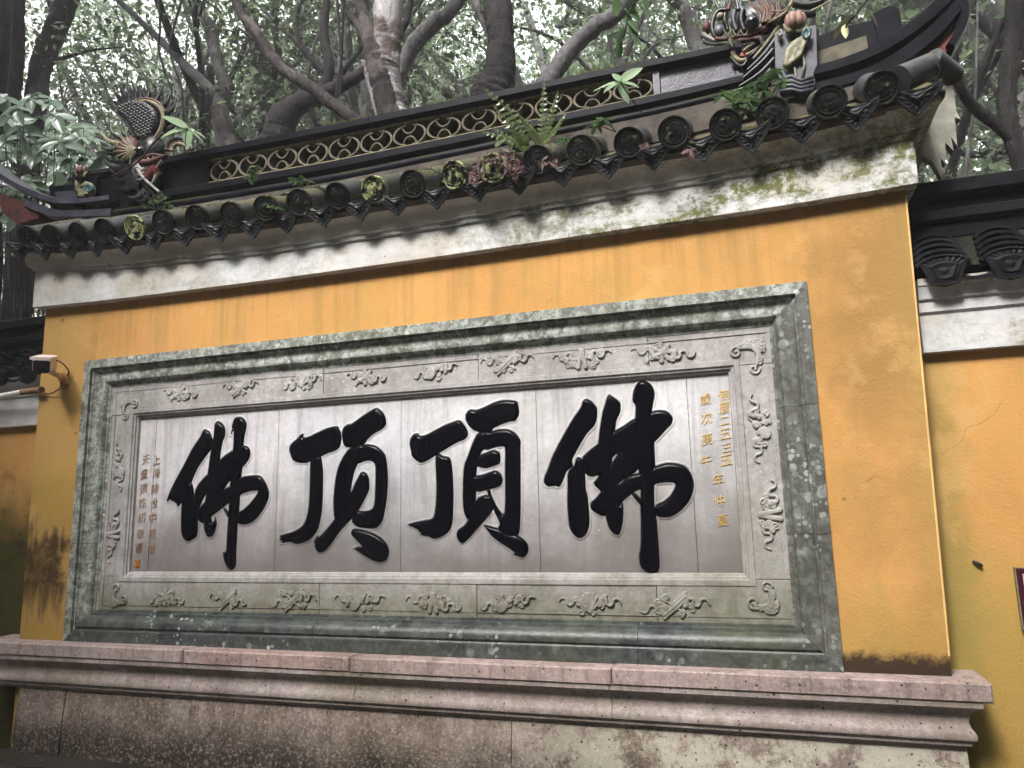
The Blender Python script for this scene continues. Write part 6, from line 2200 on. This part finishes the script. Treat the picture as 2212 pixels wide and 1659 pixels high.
# ferns -------------------------------------------------------------------
def frond(parent, p0, p1, p2, w, mat='leaf_fern', npair=16):
    pp = dense([p0, p1, p2], 7)
    N = len(pp)
    mb = MB()
    mb.tube(pp, [0.0028] * N, 5)
    for i in range(2, N, 1):
        u = i / (N - 1)
        d = (pp[i] - pp[i - 1]).normalized()
        side = d.cross(Vector((0, -0.85, 0.5))).normalized()
        upn = side.cross(d)
        L = w * math.sin(math.pi * min(1, 0.15 + u * 0.85)) ** 0.7 * (1.05 - 0.45 * u)
        for s in (-1, 1):
            c0 = pp[i]
            dirv = (side * s + d * 0.35 - upn * 0.2).normalized()
            wv = d * 0.012
            mb.add([c0 - wv * .6, c0 + wv * .8, c0 + dirv * L * .55 + wv * 0.9 + upn * .004, c0 + dirv * L, c0 + dirv * L * .5 - wv * .7 + upn * .004], [(0, 1, 2, 3, 4)])
    return mb.build('frond', mat, parent)


def fern(label, base_px, y, tips, w, group='ferns on the roof'):
    b0 = P(*base_px, y)
    f = thing('fern', label, 'fern', tuple(b0), group)
    for (mx_, my_), (tx_, ty_), yo in tips:
        frond(f, b0, P(mx_, my_, y + yo * .5), P(tx_, ty_, y + yo), w)
    return f


fern('arching green fern hanging over the ridge lattice at its middle', (1132, 328), 0.03, [((1110, 255), (1046, 190), -0.12), ((1118, 290), (1066, 228), -0.10), ((1108, 305), (1040, 285), -0.12), ((1090, 300), (1072, 318), -0.2), ((1118, 312), (1062, 275), -0.16)], 0.058)
fern('upright feathery fern in front of the lattice right of the arching one', (1168, 312), 0.06, [((1172, 250), (1176, 176), -0.04), ((1188, 260), (1206, 196), -0.05), ((1150, 285), (1122, 250), -0.08), ((1195, 285), (1222, 245), -0.05)], 0.040)
fern('short fern tuft growing out of the ridge beside the right panel', (1590, 222), 0.02, [((1570, 210), (1545, 212), -0.04), ((1580, 205), (1560, 196), -0.03), ((1600, 205), (1610, 190), -0.03)], 0.03)

# seedlings ----------------------------------------------------------------
LG = leaf_mesh('leaf', 'leaf_gloss', 0.085, 0.036)
LP = leaf_mesh('leaf', 'leaf_pale', 0.16, 0.060)
LS = leaf_mesh('leaf', 'leaf_gloss', 0.04, 0.022)


def seedling(label, base, y, heads, me, nl, s, name='seedling', cat='plant', stem='bark_brown', group='seedlings rooted in the roof'):
    b0 = P(*base, y)
    o = thing(name, label, cat, tuple(b0), group)
    mb = MB()
    for hx, hy, yo in heads:
        h_ = P(hx, hy, y + yo)
        mb.tube(dense([b0, (b0 + h_) / 2 + Vector((rs.uniform(-.01, .01), -0.01, 0)), h_], 3), 0.0028, 5)
        a0 = rs.uniform(0, 6.28)
        for k in range(nl):
            put_leaf(me, o, h_, a0 + k * 2 * math.pi / nl + rs.uniform(-.3, .3), rs.uniform(-.15, .55), rs.uniform(-.4, .4), s * rs.uniform(.75, 1.2))
    mb.build('stem', stem, o, smooth=True)
    return o


seedling('pale five leaved seedling before the right end of the lattice', (1388, 245), 0.02, [(1340, 178, -0.12)], LP, 6, 0.85)
seedling('small palmate seedling hanging under the ridge barrel right of centre', (1330, 285), -0.02, [(1288, 268, -0.1), (1300, 262, -0.08)], LG, 5, 0.95)
seedling('bright green seedling with drooping leaves beside the left dragon', (400, 320), 0.10, [(405, 278, -0.1)], LP, 6, 0.95)
seedling('dense glossy sapling under the right dragon jaw', (1640, 262), -0.05, [(1560, 205, -.05), (1585, 225, -.06), (1600, 195, 0), (1620, 215, -.05), (1635, 180, 0), (1650, 200, -.04), (1660, 165, 0.02), (1640, 235, -.06), (1610, 240, -.06), (1675, 150, 0.04), (1690, 178, 0.02), (1665, 225, -.05), (1600, 222, -.08)], LG, 5, 0.85)
seedling('small sprig between the tiles under the left dragon', (340, 455), -0.02, [(330, 432, 0.0), (350, 425, 0.0), (362, 440, 0), (316, 445, 0), (375, 448, 0)], LS, 6, 1.0)
seedling('thin two leaved sprig over the tiles below the lattice left', (545, 395), 0.0, [(548, 372, 0), (552, 358, 0), (540, 385, 0)], LS, 4, 1.3)
seedling('grassy sprig on a tile left of the lichened disc', (650, 405), -0.05, [(636, 388, 0), (652, 383, 0), (664, 392, 0), (645, 396, 0)], LS, 5, 1.0)
seedling('tiny sprig in front of the dark discs near the left corner', (590, 440), -0.22, [(586, 428, 0), (594, 448, 0), (580, 442, 0)], LS, 5, 1.2)
seedling('single round leaf sprig between two discs right of the fern', (1230, 320), -0.10, [(1222, 300, 0), (1228, 312, 0)], LS, 4, 1.3)


# hanging twigs from above ------------------------------------------------
def hanging(label, pts, y, leafpos, me, s):
    o = thing('hanging_twig', label, 'twig', tuple(P(*pts[0], y)), 'leafy twigs hanging into the view')
    mb = MB()
    mb.tube(dense([P(a, b_, y) for a, b_ in pts], 5), 0.004, 5)
    mb.build('stem', 'bark_brown', o, smooth=True)
    for (a, b_, yaw, pitch, roll, k) in leafpos:
        put_leaf(me, o, P(a, b_, y), yaw, pitch, roll, s * k)
    return o


LD = leaf_mesh('leaf', 'leaf_gloss', 0.10, 0.055)
hanging('dark leafy twig hanging at the top edge right of centre', [(1420, -60), (1395, -20), (1362, 20), (1352, 60), (1340, 95)], -0.55,
        [(1372, 2, 2.6, .9, .2, 1.0), (1350, 18, 0.3, .7, 1.2, 1.0), (1352, 40, 0.1, .9, .9, 1.0), (1352, 62, 2.9, .8, .6, .8), (1342, 92, 2.6, 1.1, .3, .8), (1330, -5, 1.6, 1.2, .2, .9), (1385, -12, 0.4, 1.2, 1.2, .9), (1358, 50, 0.2, 1.2, .9, 1.1)], LD, 0.9)
LY2 = leaf_mesh('leaf', 'pale_leaf', 0.085, 0.042)
hanging('twig with pale yellow leaf hanging before the right ridge end', [(1905, -60), (1880, -10), (1850, 30), (1830, 52), (1826, 60)], -0.2,
        [(1828, 52, 3.3, 1.35, 1.2, 0.9), (1826, 50, 3.0, .75, .2, 1.05), (1850, 34, 3.2, .3, .2, 1.0), (1872, 22, 0.2, 1.0, .4, 1.0)], LY2, 1.0)

# ================================================================== LITTER AND MOSS
mb = MB()
rl = random.Random(9)
for (cx, cy, sx_, sy_, n) in [(1068, 345, 30, 14, 70), (1108, 360, 16, 20, 60), (1030, 378, 14, 22, 50), (1118, 378, 8, 12, 30), (1186, 352, 22, 8, 26), (1395, 318, 12, 6, 16), (1490, 330, 10, 6, 10)]:
    for i in range(n):
        c = P(rl.gauss(cx, sx_ * .55), rl.gauss(cy, sy_ * .5), -0.20 + rl.uniform(-.07, .04))
        a = rl.uniform(0, 6.28)
        L = rl.uniform(0.012, 0.032)
        d = Vector((math.cos(a), rl.uniform(-.4, .4), math.sin(a)))
        s_ = Vector((-math.sin(a), rl.uniform(-.6, .6), math.cos(a))) * 0.35
        mb.add([c - d * L, c + s_ * L + Vector((0, -.004, 0)), c + d * L, c - s_ * L], [(0, 1, 2, 3)])
tag(mb.build('leaf_litter', 'red_litter'), 'heap of reddish dead leaves caught between the round tiles', 'dead leaves', None, 'stuff')
# moss tufts on the tiles
mb = MB()
for i in range(2600):
    k = rl.randrange(0, 17)
    p = TP[k]
    t_ = rl.uniform(0.02, 0.30)
    a = rl.uniform(0.3, math.pi - 0.3)
    R_ = 0.067
    dens = math.sin(k * 2.1 + t_ * 9) + math.sin(a * 3 + k)
    if dens < 0.1:
        continue
    c = p + Vector((R_ * math.cos(a), ca * t_ - sa * R_ * math.sin(a), sa * t_ + ca * R_ * math.sin(a)))
    nrm = Vector((math.cos(a), -sa * math.sin(a), ca * math.sin(a)))
    h_ = rl.uniform(0.004, 0.011)
    s_ = Vector((rl.uniform(-1, 1), rl.uniform(-1, 1), rl.uniform(-1, 1))).normalized() * 0.005
    mb.add([c - s_, c + s_, c + nrm * h_ + s_ * rl.uniform(-1, 1)], [(0, 1, 2)])
for i in range(5200):
    x = rl.uniform(TX[0], TX[16])
    e_ = eave(x)
    if math.sin(x * 4.1) + math.sin(x * 9.7 + 1) < -0.2:
        continue
    t_ = rl.uniform(0.0, 0.32)
    c = Vector((x, YE + 0.06 + ca * t_, e_ - 0.042 + sa * t_))
    h_ = rl.uniform(0.006, 0.022)
    s_ = Vector((rl.uniform(-1, 1), rl.uniform(-1, 1), rl.uniform(-1, 1))).normalized() * 0.008
    mb.add([c - s_, c + s_, c + Vector((rl.uniform(-.3, .3), -0.6, 0.8)) * h_], [(0, 1, 2)])
tag(mb.build('moss', 'leaf_moss'), 'olive moss growing along the left tiles', 'moss', None, 'stuff')
# moss fringe on the ridge top
mb = MB()
for i in range(1800):
    x = rl.uniform(-2.35, -0.1)
    if math.sin(x * 7.3) + math.sin(x * 3.1 + 2) < 0.35:
        continue
    c = Vector((x, rl.uniform(0.125, 0.2), rh(x, HN)))
    h_ = rl.uniform(0.006, 0.022)
    s_ = Vector((rl.uniform(-1, 1), rl.uniform(-1, 1), 0)) * 0.008
    mb.add([c - s_, c + s_, c + Vector((rl.uniform(-.4, .4), -0.5, 0.9)) * h_], [(0, 1, 2)])
tag(mb.build('ridge_moss', 'leaf_moss'), 'moss fringe along the top of the ridge', 'moss', None, 'stuff')
# few fallen leaves on the ledge
for (px, py, nm) in [(368, 1403, 'tiny pale leaf lying on the ledge at the left'), (938, 1424, 'tiny pale leaf lying on the ledge below the second character')]:
    c = P(px, py, LY + 0.02)
    o = MB().add([(c.x - 0.012, LY + .01, LZ + .003), (c.x, LY + .004, LZ + .010), (c.x + .014, LY + .012, LZ + .004), (c.x + .002, LY + .022, LZ + .003)], [(0, 1, 2, 3)]).build('fallen_leaf', 'pale_leaf')
    tag(o, nm, 'leaf', 'leaves on the ledge')

# ================================================================== HAZE
hz = bpy.data.meshes.new('haze')
hb = MB().box(-55, 35, -22, 48, -1.2, 34)
hz.from_pydata(hb.v, [], hb.f)
hm = bpy.data.materials.new('haze')
hm.use_nodes = True
hm.node_tree.nodes.clear()
ho = hm.node_tree.nodes.new('ShaderNodeOutputMaterial')
hv = hm.node_tree.nodes.new('ShaderNodeVolumePrincipled')
hv.inputs['Color'].default_value = (0.93, 0.93, 0.97, 1)
hv.inputs['Density'].default_value = 0.0032
hm.node_tree.links.new(hv.outputs[0], ho.inputs['Volume'])
hz.materials.append(hm)
hobj = bpy.data.objects.new('haze', hz)
COL.objects.link(hobj)
hobj['kind'] = 'stuff'
